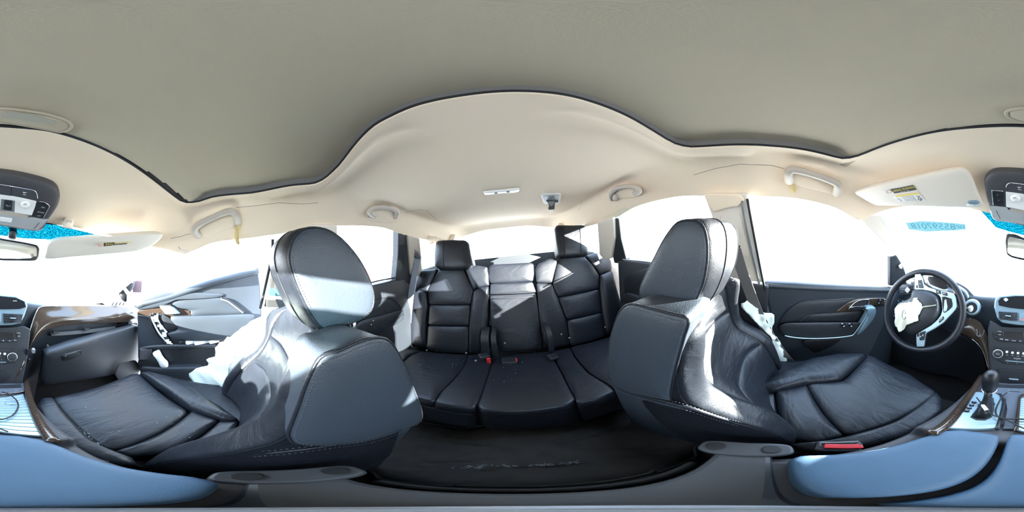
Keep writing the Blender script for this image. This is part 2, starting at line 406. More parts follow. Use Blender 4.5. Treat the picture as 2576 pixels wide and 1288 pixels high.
for k in range(NR+1):
    t = k/NR; r = []
    for a in angs:
        h = interp_ang(a, ha, hp); b = interp_ang(a, ba, bp_); p = h*(1-t) + b*t
        z0 = zroof(p[0], p[1]); zb = zroof(b[0], b[1])
        # padding around the opening hangs a little lower, then the cloth rises into a shallow coffer
        d = np.linalg.norm((p-h)[:2]); D = np.linalg.norm((b-h)[:2])
        pad = -.010*math.exp(-(d/.035)**2) if d < .2 else 0
        if p[1] < -.05: pad += -.016*math.exp(-((d-.03)/.028)**2) + .006*math.exp(-((d-.12)/.03)**2)
        w = (max(0, 1 - (D-d)/.16))**2.2
        z = z0 + pad + (b[2]-zb)*w
        r.append(V(p[0], p[1], z))
    rows.append(r)
vs = [p for r in rows for p in r]
for k in range(len(rows)-1):
    for i in range(NA): fs.append((k*NA+i, k*NA+(i+1) % NA, (k+1)*NA+(i+1) % NA, (k+1)*NA+i))
ceiling = mesh('ceiling', vs, fs, M_HEAD, kind='structure'); tag(ceiling, 'beige cloth headliner moulded around the closed sunroof')
ceiling['category'] = 'ceiling'
autosmooth(ceiling, 45)
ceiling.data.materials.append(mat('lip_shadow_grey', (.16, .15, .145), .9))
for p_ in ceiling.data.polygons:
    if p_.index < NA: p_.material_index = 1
# dark tube drawn in as the shadow gap round the opening
tube('gap_shadow_line', [p + V(0, 0, -.057) for p in rows[0]], .0032, M_SEAM, ceiling, closed=True)
# roof skin over the headliner keeps daylight out
G = [[V(x*1.12, y, zroof(0, y)+.06-.16*x*x+(.0 if y < .3 else 0)) for x in np.linspace(-.5, .5, 13)] for y in np.linspace(-.34, .33, 10)]
sheet('roof_skin', G, M_BEIGE, ceiling, th=.004, up=(0, 0, 1))

from mathutils.bvhtree import BVHTree
_bvh = BVHTree.FromPolygons([Vector(p) for p in vs], [tuple(f) for f in fs])
def CL(px, off=0):
    """points of the panorama on the headliner cloth, lifted off it by off"""
    out = []
    for p in px:
        h, n, i, d = _bvh.ray_cast(Vector(CO), Vector(ray(*p)))
        if h is None: out.append(None); continue
        n = n if n.dot(Vector(CO)-h) > 0 else -n
        out.append(np.array(h + n*off))
    ok = [o for o in out if o is not None]
    md = np.mean([np.linalg.norm(o-CO) for o in ok])
    return np.array([o if o is not None else CO + ray(*p)*md for o, p in zip(out, px)])
# sunshade panel sliding under the sunroof
ss = thing('sunroof_shade', 'closed cloth sunroof shade panel in the middle of the ceiling', 'sunshade', (0, 0, 1.22))
cx, cy = .02, .02
def shade_z(x, y):
    e = .226 - .022*((cx+x)/.42)**2 - (cy+y)
    f = max(0, 1-max(0, e)/.07); f = f*f*(3-2*f)
    if e < -.002: return zroof(cx+x, cy+y) + .03
    return zroof(cx+x, cy+y) + .013 - .019*f
G = [[V(cx + x, cy + y, shade_z(x, y)) for x in np.linspace(-.47, .47, 60)] for y in np.linspace(-.25, .25, 100)]
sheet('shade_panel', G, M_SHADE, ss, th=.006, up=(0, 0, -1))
zz = shade_z(0, .190) - .001
hpl = (V(0, .2, zz), V(0, 0, 1))
def H_(pts, dz=0): return A(pts, pl=(V(0, .2, zz+dz), V(0, 0, 1)))
hr = H_([(2533,280),(2545,274),(0,271),(60,277),(120,287),(165,300),(179,312),(176,322),(160,328),(140,327),(70,314),(0,303),(2550,297),(2536,291)])
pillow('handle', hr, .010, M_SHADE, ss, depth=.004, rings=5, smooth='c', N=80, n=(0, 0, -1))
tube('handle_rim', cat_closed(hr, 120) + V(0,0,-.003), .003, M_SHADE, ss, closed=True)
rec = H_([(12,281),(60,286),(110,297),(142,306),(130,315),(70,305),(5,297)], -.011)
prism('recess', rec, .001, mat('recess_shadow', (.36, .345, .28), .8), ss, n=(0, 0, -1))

# floor, firewall, body sides
def struct(name, vs, fs, m, th=0.0, label=None):
    o = mesh(name, vs, fs, m, None, False, 'structure'); 
    if label: o['label'] = label; 
    return o
fl = []
for y in np.linspace(-2.1, 1.0, 63):
    r = []
    for x in np.linspace(-.78, .78, 79):
        z = .02
        z += .16*max(0, 1-(abs(x)/.16)**4) if y > .0 else .10*max(0, 1-(abs(x)/.2)**3)
        if y < -.46: z = max(z, min(.2, .02 + (-.46-y)*1.5))
        if y > .75: z += (y-.75)*.9
        r.append(V(x, y, z))
    fl.append(r)
floor = sheet('floor', fl, M_CARPET, None, kind='structure'); tag(floor, 'black carpeted cabin floor', None); floor['category'] = 'floor'
def quadbox(name, pts, m, n, th, kind='structure', parent=None, label=None): return prism(name, pts, th, m, parent, n=n, kind=kind, label=label)
o = quadbox('wall_front', [(-.8,1.0,.0),(.8,1.0,.0),(.8,1.02,.70),(-.8,1.02,.70)], M_PLAST, (0,-1,0), .03); tag(o, 'black firewall behind the dashboard', 'wall')
for s, nm in ((-1, 'wall_left'), (1, 'wall_right')):
    w = thing(nm, 'lower body side of the car on the driver side' if s < 0 else 'lower body side of the car on the passenger side', 'wall', (s*.76, 0, 0), kind='structure')
    prism('rocker_panel', [(s*.76,1.05,-.05),(s*.76,-2.1,-.05),(s*.76,-2.1,.14),(s*.76,1.05,.14)], .05, M_PLAST, w, n=(-s,0,0))
    prism('outer_panel', [(s*.86,-.9,-.1),(s*.86,-2.1,-.1),(s*.84,-2.1,.9),(s*.84,-.9,.86)], .02, M_BEIGE, w, n=(-s,0,0))
    prism('quarter_panel', [(s*.72,-1.22,.0),(s*.70,-2.1,.0),(s*.68,-2.1,.90),(s*.68,-1.5,.88),(s*.70,-1.22,.86)], .05, M_PLAST2, w, n=(-s,0,0), b=.01)
    prism('cowl_panel', [(s*.76,.74,.0),(s*.76,1.05,.0),(s*.76,1.05,.72),(s*.76,.74,.68)], .04, M_PLAST, w, n=(-s,0,0))
o = quadbox('wall_rear', [(-.7,-2.08,.0),(.7,-2.08,.0),(.68,-2.08,.86),(-.68,-2.08,.86)], M_PLAST2, (0,1,0), .05); tag(o, 'dark tailgate trim below the rear window', 'wall')

# cargo floor behind the bench
o = box('cargo_floor', (0,-1.62,.36), (1.38,.9,.03), M_CARPET, None, kind='structure'); tag(o, 'black carpeted cargo floor behind the rear seats', 'floor')

# ---- pillars (trim)
def beam(name, P, w, d, m, parent, nrm):
    """a tapered trim beam through points P; w along the car side, d along nrm"""
    P = cat_open(P, 14); k = len(P); rings = []
    ws = np.interp(np.linspace(0, 1, k), np.linspace(0, 1, len(w)), w)
    nrm = unit(nrm)
    for i in range(k):
        t = unit(P[min(i+1, k-1)] - P[max(i-1, 0)]); b = unit(np.cross(t, nrm)); nn = np.cross(b, t)
        hw = ws[i]/2; ring = []
        for a in np.linspace(0, 2*PI, 16, endpoint=False):
            c, s_ = math.cos(a), math.sin(a)
            ring.append(P[i] + b*hw*math.copysign(abs(c)**.5, c) + nn*d/2*math.copysign(abs(s_)**.5, s_))
        rings.append(ring)
    return loft(name, rings, m, parent)
trims = []
def trim(i, label): 
    return thing('trim_%d' % i, label, 'pillar trim', (0, 0, 0), kind='structure')
# A pillars
for s, i, lb in ((-1, 1, 'pale front pillar trim beside the driver window'), (1, 2, 'pale front pillar trim beside the passenger window')):
    t = trim(i, lb); t.location = (s*.72, .98, .7)
    if s < 0: P = [[(-.602,.35,1.07),(-.575,.42,1.085),(-.54,.52,1.105)],[(-.655,.636,.919),(-.628,.70,.945),(-.59,.81,.975)],[(-.707,.818,.791),(-.685,.88,.815),(-.645,.99,.84)],[(-.75,1.04,.69),(-.735,1.08,.70),(-.72,1.14,.71)]]
    else: P = [[(.604,.26,1.05),(.58,.36,1.065),(.555,.43,1.08)],[(.628,.43,.99),(.605,.52,1.01),(.585,.58,1.02)],[(.672,.64,.90),(.65,.72,.915),(.63,.78,.93)],[(.75,.94,.72),(.735,1.0,.72),(.72,1.08,.72)]]
    sheet('pillar_cover', net(P, 6, 14), M_BEIGE, t, th=.035, up=(-s, -.6, .1))
# B pillars
tB = trim(3, 'pale beige pillar trim with belt guide behind the driver door'); tB.location = (-.7, -.12, .1)
Lp = ((-.72,0,.76),(1,0,-.41))
def LS(pts, dx=0): return A(pts, pl=((-.72+dx,0,.76),(1,0,-.41)))
def RS(pts, dx=0): return A(pts, pl=((.72-dx,0,.76),(1,0,.41)))
prism('pillar_cover', LS([(1768,488),(1880,486),(1890,540),(1905,610),(1918,695),(1925,712),(1860,705),(1800,690),(1800,610),(1790,545)], .02), .05, M_BEIGE, tB, n=(1,0,-.41), b=.008)
prism('cover_panel', LS([(1812,542),(1858,540),(1864,548),(1884,630),(1884,644),(1862,645),(1822,620),(1810,570)], .026), .006, M_BEIGE, tB, n=(1,0,-.41), b=.003)
prism('pillar_cap', LS([(1768,488),(1800,486),(1830,487),(1862,490),(1872,505),(1855,520),(1830,524),(1795,535),(1782,520)], .035), .02, M_HEAD, tB, n=(1,0,-.41), b=.006)
prism('pillar_cover', [(-.70,-.25,.10),(-.70,.0,.10),(-.70,.02,.75),(-.695,-.24,.77)], .06, M_PLAST, tB, n=(1,0,0), b=.01)
tB2 = trim(4, 'pale pillar trim behind the open passenger door'); tB2.location = (.7, -.12, .1)
prism('pillar_cover', RS([(703,606),(720,590),(790,565),(850,566),(850,760),(700,775),(668,775),(668,762),(680,700)], .02), .05, M_BEIGE, tB2, n=(-1,0,-.41), b=.008)
prism('cover_panel', RS([(705,640),(712,630),(740,620),(740,720),(700,745),(690,730)], .028), .008, M_BEIGE, tB2, n=(-1,0,-.41), b=.003)
prism('pillar_cover', [(.70,-.25,.10),(.70,-.06,.10),(.70,-.05,.75),(.695,-.24,.77)], .06, M_PLAST, tB2, n=(-1,0,0), b=.01)
for k, pts in enumerate(([(686,602),(684,640),(672,700),(655,775)], [(697,606),(695,640),(684,700),(668,770)])):
    tube('door_seal', RS(pts, .01), .006, M_RUBBER, tB2, sub=12)
for pts in ([(1866,505),(1880,580),(1905,690),(1910,715)], [(1880,500),(1895,580),(1918,700),(1925,730)]):
    tube('door_seal', LS(pts, .03), .005, M_GREYPL if pts[0][0] < 1870 else M_RUBBER, tB, sub=12)
# C pillars
t = trim(5, 'light grey rear pillar trim beside the right rear seat'); t.location = (.68, -.95, .3)
prism('seal_strip', RS([(1003,584),(1028,590),(1036,705),(1032,735),(1010,735),(996,705),(1002,640)], .0), .05, M_PLAST2, t, n=(-1,0,-.41), b=.006)
prism('pillar_cover', RS([(1026,592),(1056,600),(1060,640),(1062,690),(1040,700),(1034,690),(1030,640)], .015), .04, M_TAUPE, t, n=(-1,0,-.41), b=.006)
prism('belt_slot', RS([(1045,628),(1052,632),(1060,645),(1060,650),(1046,642)], .022), .006, M_GREYPL, t, n=(-1,0,-.41), b=.001)
t = trim(6, 'light grey rear pillar trim beside the left rear seat'); t.location = (-.68, -.95, .3)
prism('seal_strip', LS([(1543,545),(1556,550),(1562,600),(1575,652),(1572,665),(1545,662),(1540,640),(1538,600)], .0), .05, M_PLAST2, t, n=(1,0,-.41), b=.006)
prism('pillar_cover', LS([(1502,560),(1542,545),(1545,600),(1538,650),(1520,655),(1508,640),(1505,600)], .02), .04, M_BEIGE, t, n=(1,0,-.41), b=.006)
# D pillars
for s, i, lb in ((1, 7, 'pale tail pillar trim at the right end of the rear window'), (-1, 8, 'pale tail pillar trim at the left end of the rear window')):
    t = trim(i, lb); t.location = (s*.62, -1.9, .9)
    beam('pillar_cover', [(s*.58,-1.62,1.12),(s*.61,-1.72,1.05),(s*.64,-1.86,.96),(s*.66,-2.0,.86)], [.16,.14,.16,.2], .05, M_BEIGE, t, (-s,.5,0))
# ---- glass
def window(i, label, G, m, parent_parts=None):
    o = sheet('window_%d' % i, G, m, None, th=.0, kind='structure'); tag(o, label, 'window'); return o
ws_net = [[(-.575,.43,1.085),(-.3,.555,1.138),(0,.60,1.10),(.3,.535,1.102),(.56,.43,1.07)],
          [(-.635,.70,.90),(-.34,.88,.925),(0,.95,.935),(.34,.88,.925),(.635,.70,.90)],
          [(-.735,1.0,.70),(-.4,1.22,.72),(0,1.30,.73),(.4,1.22,.72),(.735,1.0,.70)]]
WS = Net(ws_net, 40)
win1 = window(1, 'cracked windshield with a shipping number written across its left half', WS.G, M_GLASS)
window(2, 'driver door window glass', net([[(-.715,.98,.70),(-.72,.35,.74),(-.715,-.02,.765)],[(-.64,.62,.93),(-.64,.3,.93),(-.64,-.06,.93)],[(-.60,.37,1.06),(-.58,.15,1.11),(-.578,-.09,1.11)]], 12, 12), M_GLASS)
window(3, 'rear door window glass on the driver side', net([[(-.715,-.2,.79),(-.71,-.5,.815),(-.70,-.83,.82)],[(-.64,-.2,.95),(-.64,-.5,.96),(-.63,-.83,.96)],[(-.575,-.2,1.12),(-.57,-.5,1.13),(-.575,-.85,1.10)]], 12, 12), M_GLASS)
window(4, 'rear door window glass on the passenger side', net([[(.70,-.2,.80),(.70,-.5,.83),(.695,-.86,.835)],[(.64,-.2,.96),(.64,-.5,.97),(.63,-.86,.96)],[(.575,-.2,1.13),(.57,-.5,1.15),(.575,-.86,1.13)]], 12, 12), M_GLASS)
for s, i, lb in ((1, 5, 'small rear quarter window behind the right rear seat'), (-1, 6, 'small rear quarter window behind the left rear seat')):
    window(i, lb, net([[(s*.68,-.98,.86),(s*.68,-1.4,.88),(s*.68,-1.8,.92)],[(s*.60,-.98,1.10),(s*.61,-1.4,1.10),(s*.60,-1.7,1.12)]], 10, 4), M_GLASS)
window(7, 'wide rear window in the tailgate', net([[(-.64,-2.06,.86),(0,-2.12,.86),(.64,-2.06,.86)],[(-.58,-1.97,1.14),(0,-2.03,1.21),(.58,-1.97,1.14)]], 14, 6), M_GLASS)

# frit band behind the mirror and the yard number, on the windshield
wpl = plane3((0,.60,1.10), (.3,.54,1.10), (0,.95,.935))
def WSP(pts, off=.004): return A(pts, pl=(wpl[0] + (wpl[1] if np.dot(wpl[1], CO-wpl[0]) > 0 else -wpl[1])*off, wpl[1]))
prism('frit_band', WSP([(2462,525),(2500,530),(2530,545),(0,552),(60,560),(125,562),(165,572),(240,590),(130,603),(60,600),(0,592),(2540,583),(2505,572)]), .001, M_FRIT, win1)
wplL = plane3((-.15,.58,1.115), (-.45,.49,1.115), (-.34,.88,.925))
def WSL(pts, off=.006): return A(pts, pl=(wplL[0] + (wplL[1] if np.dot(wplL[1], CO-wplL[0]) > 0 else -wplL[1])*off, wplL[1]))
M_NUM = glass_mat('number_film', (.20, .285, .295)); M_NUMT = glass_mat('number_paint', (.42, .62, .72))
prism('number_strip', WSL([(2278,561),(2320,556),(2428,564),(2430,577),(2405,580),(2330,583),(2288,577)]), .001, M_NUM, win1)
c = WSL([(2346,569.5)], .009)[0]; r = WSL([(2422,572)], .009)[0] - WSL([(2285,569)], .009)[0]; u = WSL([(2345,560)], .009)[0] - c
txt('number_print', '85597018', c, r, u, np.linalg.norm(u)*2.1, M_NUMT, win1, mirror=True, squash=.95)
c = WSL([(2416,571)], .009)[0]; txt('number_print', 'ISP', c, r, u, np.linalg.norm(u)*1.2, M_NUMT, win1, mirror=True)
M_CRACK = mat('crack_line', (.25, .33, .36), .5)
for pts in ([(2345,535),(2360,530),(2372,520)], [(2372,531),(2368,540)], [(2400,535),(2412,527)], [(2425,525),(2432,540),(2440,550)], [(2436,533),(2450,525)], [(2460,546),(2470,541)], [(2350,522),(2338,528)], [(2378,543),(2380,549)]):
    tube('crack', WSL(pts, .004), .0007, M_CRACK, win1, n=4)

# ================================================================== OUTSIDE
gr = box('ground', (0, 0, -.48), (160, 160, .04), M_GROUND, None, kind='structure'); tag(gr, 'pale gravel ground of the yard outside', 'ground')
ov = thing('parked_vehicle', 'pale vehicle with raised lid on a strut seen past the open passenger door', 'vehicle', (4.0, 3.0, -.46))
M_PALE = mat('faded_paint', (.85, .86, .90), .4)
box('body', (4.6, 2.6, .12), (1.5, 2.2, .85), M_PALE, ov, b=.12)
lid_ = A([(443,650),(460,643),(480,645),(505,654),(517,666),(518,671),(506,669),(480,662),(465,656)], r=4.0)
prism('raised_lid', lid_, .25, M_CARBLUE, ov, b=.02)
tube('strut', [at(434,655,r=4.0), at(448,683,r=4.0), at(467,716,r=4.05)], .02, mat('strut_mauve', (.55, .45, .55), .5), ov)
for x in (3.95, 5.25):
    for y in (1.9, 3.3): 
        disc('wheel', (x-.1, y, -.2), (-1, 0, 0), .26, .2, M_RUBBER, ov)
rv = thing('parked_car', 'pale car with a red tail lamp outside the right rear window', 'car', (3.4, -1.9, -.46))
box('body', (3.95, -2.6, .12), (1.3, 2.0, .75), M_PALE, rv, b=.12)
for y in (-3.2, -2.0): disc('wheel', (3.45, y, -.22), (-1, 0, 0), .24, .18, M_RUBBER, rv)
c = at(925, 690, x=3.3)
pillow('tail_lamp', A([(915,680),(925,675),(936,680),(934,700),(928,712),(918,705)], x=3.28), .05, M_TAIL, rv, depth=.05, N=24)
# ================================================================== SEATS
def cloth(name, P, amp, m, parent, N=64, rings=14, f=60, rag=.006, th=.0025, label=None):
    """crumpled torn cloth inside a closed outline"""
    P = resample_closed(cat_closed(P, 200), N); n = normal_to_cam(P); c = P.mean(0)
    ph = rng.uniform(0, 6.28, (6, 3)); k = rng.normal(0, f, (6, 3))
    def nz(p): return sum(math.sin(np.dot(k[i], p) + ph[i, 0]) for i in range(6)) / 3
    vs = []; fs = []
    for s in np.linspace(1, .08, rings):
        for i, p in enumerate(P):
            q = c + (p-c)*s
            if s == 1: q = q + unit(p-c)*rng.uniform(-rag, rag)
            vs.append(q + n*(amp*nz(q)*(1.0 if s < 1 else .5) + amp*1.2*(1-s)))
    for r in range(rings-1):
        for i in range(N): fs.append((r*N+i, r*N+(i+1) % N, (r+1)*N+(i+1) % N, (r+1)*N+i))
    vs.append(c + n*amp*1.2); t = len(vs)-1
    for i in range(N): fs.append(((rings-1)*N+i, (rings-1)*N+(i+1) % N, t))
    o = mesh(name, vs, fs, m, parent, True, None, label)
    so = o.modifiers.new('s', 'SOLIDIFY'); so.thickness = th; so.offset = 0
    return o
def ribbon(name, P, wv, th, m, parent=None, sub=24, label=None):
    P = cat_open(P, sub); k = len(P); wv = np.array(wv, float); rings = []
    if wv.ndim == 1: wv = np.tile(wv, (k, 1))
    else: wv = cat_open(wv, k)
    for i in range(k):
        t = unit(P[min(i+1, k-1)] - P[max(i-1, 0)]); w = wv[i] - t*np.dot(wv[i], t); n = unit(np.cross(t, w))
        rings.append([P[i]-w/2-n*th/2, P[i]+w/2-n*th/2, P[i]+w/2+n*th/2, P[i]-w/2+n*th/2])
    o = loft(name, rings, m, parent, label=label); autosmooth(o, 40); return o

def headrest(root, pts, x0, x1, fwd):
    """pts: side outline on plane x = x0"""
    P = resample_closed(cat_closed(np.array(pts), 200), 56); c = P.mean(0); rings = []
    for f, s in ((0, .90), (.015, .955), (.04, .985), (.09, 1.01), (.22, 1.03), (.5, 1.05), (.78, 1.03), (.91, 1.01), (.96, .985), (.985, .955), (1, .90)):
        q = c + (P-c)*s; q[:, 0] = x0 + (x1-x0)*f; q[:, 1] += fwd*math.sin(PI*f); rings.append(q)
    h = loft('headrest', rings, M_LEATH, root)
    sx = unit(V(x0-x1, 0, 0))
    pillow('side_panel', c + (P-c)*.945 + sx*.002, .010, M_SIDE, h, depth=.004, N=56, smooth='n', n=sx, pw=4)
    tube('piping', c + (P-c)*.955 + sx*.002, .0022, M_LEATH2, h, closed=True, n=6)
    q = c + (P-c)*.90 + sx*.0075
    stitches(q, h, M_THREAD, off=.0005)
    q2 = P.copy(); q2 = c + (P-c)*1.035; q2[:, 0] = x0 + (x1-x0)*.24; q2[:, 1] += fwd*math.sin(PI*.24)
    tube('seam', q2, .0016, M_SEAM, h, closed=True, n=6)
    q3 = c + (P-c)*1.035; q3[:, 0] = x0 + (x1-x0)*.76; q3[:, 1] += fwd*math.sin(PI*.24)
    tube('seam', q3, .0016, M_SEAM, h, closed=True, n=6)
    return h

def front_seat(root, s, zs, xi, ey, yc, ry, block, lower, lower_pl, cush, hr, hrx, stitch_lines, xc=.40, xout=None):
    zs, ey, yc, ry = map(np.array, (zs, ey, yc, ry)); xi = np.array(xi)
    U = [0, .05, .12, .22, .34, .5, .66, .78, .88, .95, 1]
    F = []
    for i, z in enumerate(zs):
        x0 = s*xi[i]; x1 = s*((2*xc - xi[i]) if xout is None else xout[i]); row = []
        for u in U:
            e = min(u, 1-u); b = np.interp(e, [0, .05, .12, .22, .34, .5], [-.004, .006, .008, .55, .92, 1.0])
            y = ey[i] + b if e <= .12 else (ey[i]+.010)*(1-np.interp(e, [.12, .22, .34, .5], [0, .55, .92, 1])) + yc[i]*np.interp(e, [.12, .22, .34, .5], [0, .55, .92, 1])
            zc = z + (.035*math.sin(PI*u)**.7 if i == len(zs)-1 else .015*math.sin(PI*u) if i == len(zs)-2 else .0)
            row.append(V(x0 + (x1-x0)*u, y, zc))
        F.append(row)
    N_ = Net(F, 70); G = N_.G
    # shell of the backrest: front grid a hair under the panels, rear grid behind
    vs = []; fs = []; R = C = 70
    for i in range(R):
        v = i/(R-1); yr = np.interp(v, np.linspace(0, 1, len(zs)), ry)
        for j in range(C): vs.append(G[i, j] - V(0, .004, 0))
    for i in range(R):
        v = i/(R-1); yr = np.interp(v, np.linspace(0, 1, len(zs)), ry)
        for j in range(C):
            u = j/(C-1); e = min(u, 1-u); p = G[i, j].copy(); p[1] = min(yr + .05*max(0, 1-e/.1)**2, G[i, j][1]-.02); p[0] += (s*.01 if u < .5 else -s*.01)*max(0, 1-e/.1); vs.append(p)
    o = R*C
    for i in range(R-1):
        for j in range(C-1):
            fs.append((i*C+j, i*C+j+1, (i+1)*C+j+1, (i+1)*C+j)); fs.append((o+i*C+j, o+(i+1)*C+j, o+(i+1)*C+j+1, o+i*C+j+1))
    for j in range(C-1): fs += [(j, o+j, o+j+1, j+1), ((R-1)*C+j, (R-1)*C+j+1, o+(R-1)*C+j+1, o+(R-1)*C+j)]
    for i in range(R-1): fs += [(i*C, (i+1)*C, o+(i+1)*C, o+i*C), (i*C+C-1, o+i*C+C-1, o+(i+1)*C+C-1, (i+1)*C+C-1)]
    back = mesh('backrest', vs, fs, M_LEATH, root); autosmooth(back, 60)
    # leather panels
    a0 = lambda t: .25 + .03*t; a1 = lambda t: .75 - .03*t
    for v0, v1 in ((.0, .34), (.345, .60), (.605, .97)):
        b0 = lambda t, v0=v0, v1=v1: .25+.04*(v0+(v1-v0)*t)**2; b1 = lambda t, v0=v0, v1=v1: .75-.04*(v0+(v1-v0)*t)**2
        puff('back_panel', N_, b0, b1, v0, v1, .012, M_LEATH2, back, 22, 18, wr=.0012)
    puff('bolster', N_, .0, lambda t: .245+.04*t*t, .0, .93, .010, M_LEATH2, back, 20, 34, wr=.002)
    puff('bolster', N_, lambda t: .755-.04*t*t, 1.0, .0, .93, .010, M_LEATH2, back, 20, 34, wr=.002)
    # inboard side
    pillow('side_panel', block, .010, M_SIDE, back, depth=.085, N=72, smooth='c', n=(-s, 0, 0), pw=5)
    B = resample_closed(cat_closed(block, 240), 120); cB = B.mean(0)
    tube('piping', cB + (B-cB)*.992 + V(-s*.001, 0, 0), .0028, M_LEATH2, back, closed=True, n=6)
    q = cB + (B-cB)*.95 + V(-s*.0065, 0, 0); k0, k1 = stitch_lines
    stitches(np.array([q[i % 120] for i in range(0, 121)]), back, M_THREAD, off=.0006)
    lo = prism('lower_side_panel', lower, .03, M_SIDE, back, n=(-s, 0, 0), b=.008)
    ln = unit(V(-s, 0, 0))
    e = cat_open(lower[:8], 80) + ln*.004 + V(0, 0, .004)
    tube('piping', e, .004, M_LEATH2, back, n=8); stitches(e + ln*.003 + V(0,0,-.010), back, M_THREAD, off=.002); stitches(e + V(0,0,.012) + ln*.001, back, M_THREAD, off=.004)
    return back, N_

def seat_cushion(root, s, polys, zc, base, wr=0):
    b = prism('cushion', base, .13, M_LEATH, root, n=(0, 0, 1), b=.03)
    for nm, px, z, H in polys:
        P = A(px, z=z) if not isinstance(z, tuple) else A(px, pl=z)
        pillow(nm, P, H, M_LEATH2, b, depth=.035, N=96, smooth='t', n=(0, -.04, 1), pw=4.5)
    return b

# ---------------- passenger seat
ps = thing('front_seat', 'black leather passenger seat with raised headrest and torn side airbag', 'car seat', (.40, .2, .03), 'front seats')
zs = [.40,.50,.58,.64,.70,.76,.80,.815]
blockP = A([(803,898),(770,960),(745,1030),(726,1080),(726,1100),(748,1116),(830,1118),(900,1111),(960,1096),(1010,1078),(1045,1066),(1057,1054),(1056,1025),(1030,955),(1000,890),(978,858),(958,848),(925,850),(890,862),(850,880)], x=.155)
lplP = ((.165,0,.6), unit(V(1,0,.18)))
lowP = A([(290,1163),(330,1158),(450,1150),(600,1143),(720,1133),(830,1119),(920,1108),(1010,1078),(1040,1072),(1010,1105),(985,1140),(960,1172),(900,1200),(700,1222),(450,1205),(330,1180)], pl=lplP)
back, NP = front_seat(ps, 1, zs, [.155,.16,.16,.162,.165,.17,.185,.22], [.13,.10,.05,.0,-.03,-.045,-.07,-.11], [.06,.02,-.01,-.035,-.06,-.085,-.115,-.14], [-.13,-.17,-.19,-.195,-.195,-.19,-.18,-.165],
    blockP, lowP, lplP, None, None, None, (100, 128))
headrest(ps, A([(775,567),(752,574),(735,590),(725,612),(720,640),(724,670),(735,705),(752,745),(772,785),(795,818),(812,832),(832,834),(865,824),(900,810),(925,796),(938,780),(943,758),(941,735),(930,700),(910,660),(885,625),(855,594),(825,575),(800,568)], x=.262), .262, .50, .016)
for x_, px_ in ((.315, 890), (.445, 845)):
    top = at(px_, 800, x=x_); bot = at(px_-3, 852, x=x_)
    tube('headrest_post', [top+V(0,-.0,.02), bot+V(0,-.0,-.02)], .0075, M_CHROME, ps, n=12)
    box('post_guide', bot+V(0,-.002,-.006), (.05,.034,.016), M_PLAST, ps, b=.005)
basP = [V(.16,.06,.40),(.15,.30,.40),(.165,.44,.405),(.20,.475,.41),(.50,.50,.41),(.62,.48,.405),(.66,.40,.40),(.665,.06,.39),(.5,.0,.38),(.25,.0,.38)]
seat_cushion(ps, 1, [
  ('cushion_panel', [(132,1002),(330,943),(350,942),(475,1037),(272,1136),(180,1065)], .435, .022),
  ('cushion_panel', [(284,1137),(484,1036),(550,1060),(420,1142),(330,1150)], .43, .024),
  ('cushion_panel', [(420,1143),(552,1062),(600,1060),(585,1110),(560,1145)], .425, .02),
  ('cushion_bolster', [(350,940),(372,938),(420,950),(490,985),(560,1030),(600,1058),(560,1058),(480,1032),(420,990)], .44, .03),
  ('cushion_bolster', [(130,1002),(106,1004),(92,1025),(106,1085),(165,1130),(270,1168),(345,1172),(330,1152),(262,1130),(182,1066)], .44, .025),
], .43, basP)
stitches(A([(140,1010),(190,1068),(262,1128),(330,1152)], z=.452), ps, M_THREAD)
box('seat_base', (.41,.22,.15), (.42,.42,.24), M_PLAST, ps, b=.02)
# torn side airbag
ab = A([(700,790),(650,800),(610,822),(575,850),(545,870),(540,895),(522,905),(528,918),(500,925),(478,938),(474,945),(490,965),(515,985),(535,990),(555,1002),(562,975),(580,955),(640,925),(690,905),(720,860)], pl=((.64,.06,.5), unit(V(-1,.45,.25))))
cloth('side_airbag', ab, .012, M_AIRBAG, ps, f=55, rag=.008)
tube('door_side_seam', [NP(.995, v) for v in np.linspace(.02, .9, 14)], .003, M_LEATH2, ps)

# ---------------- driver seat
ds = thing('front_seat', 'black leather driver seat with sunlit backrest behind the steering wheel', 'car seat', (-.40, .15, .03), 'front seats')
zs = [.30,.40,.50,.56,.62,.70,.765,.80,.812]
blockD = A([(1592,763),(1640,774),(1700,789),(1734,801),(1722,850),(1706,910),(1694,960),(1690,1000),(1702,1016),(1640,1001),(1560,976),(1537,955),(1531,930),(1536,860),(1553,800),(1570,772)], x=-.20)
lplD = ((-.195,0,.6), unit(V(1,0,-.16)))
lowD = A([(1534,945),(1560,976),(1640,1001),(1720,1020),(1800,1046),(1900,1078),(1990,1114),(2040,1141),(1980,1160),(1900,1165),(1800,1152),(1720,1132),(1650,1108),(1600,1080),(1570,1035),(1545,985)], pl=lplD)
backD, ND = front_seat(ds, -1, zs, [.195,.19,.19,.192,.195,.20,.205,.215,.25], [.09,.065,.035,.0,-.088,-.108,-.105,-.108,-.14], [.075,.035,-.02,-.065,-.115,-.155,-.178,-.19,-.20], [-.12,-.16,-.2,-.23,-.27,-.28,-.27,-.25,-.235],
    blockD, lowD, lplD, None, None, None, (18, 60), xc=.41)
headrest(ds, A([(1745,547),(1720,549),(1700,560),(1672,598),(1650,640),(1625,690),(1612,720),(1608,740),(1613,755),(1632,766),(1670,777),(1712,791),(1730,786),(1748,770),(1768,730),(1780,690),(1786,640),(1785,600),(1778,570),(1765,552)], x=-.27), -.27, -.51, .016)
for x_ in (-.325, -.455):
    tube('headrest_post', [(x_,-.17,.83),(x_,-.17,.88)], .0075, M_CHROME, ds, n=12)
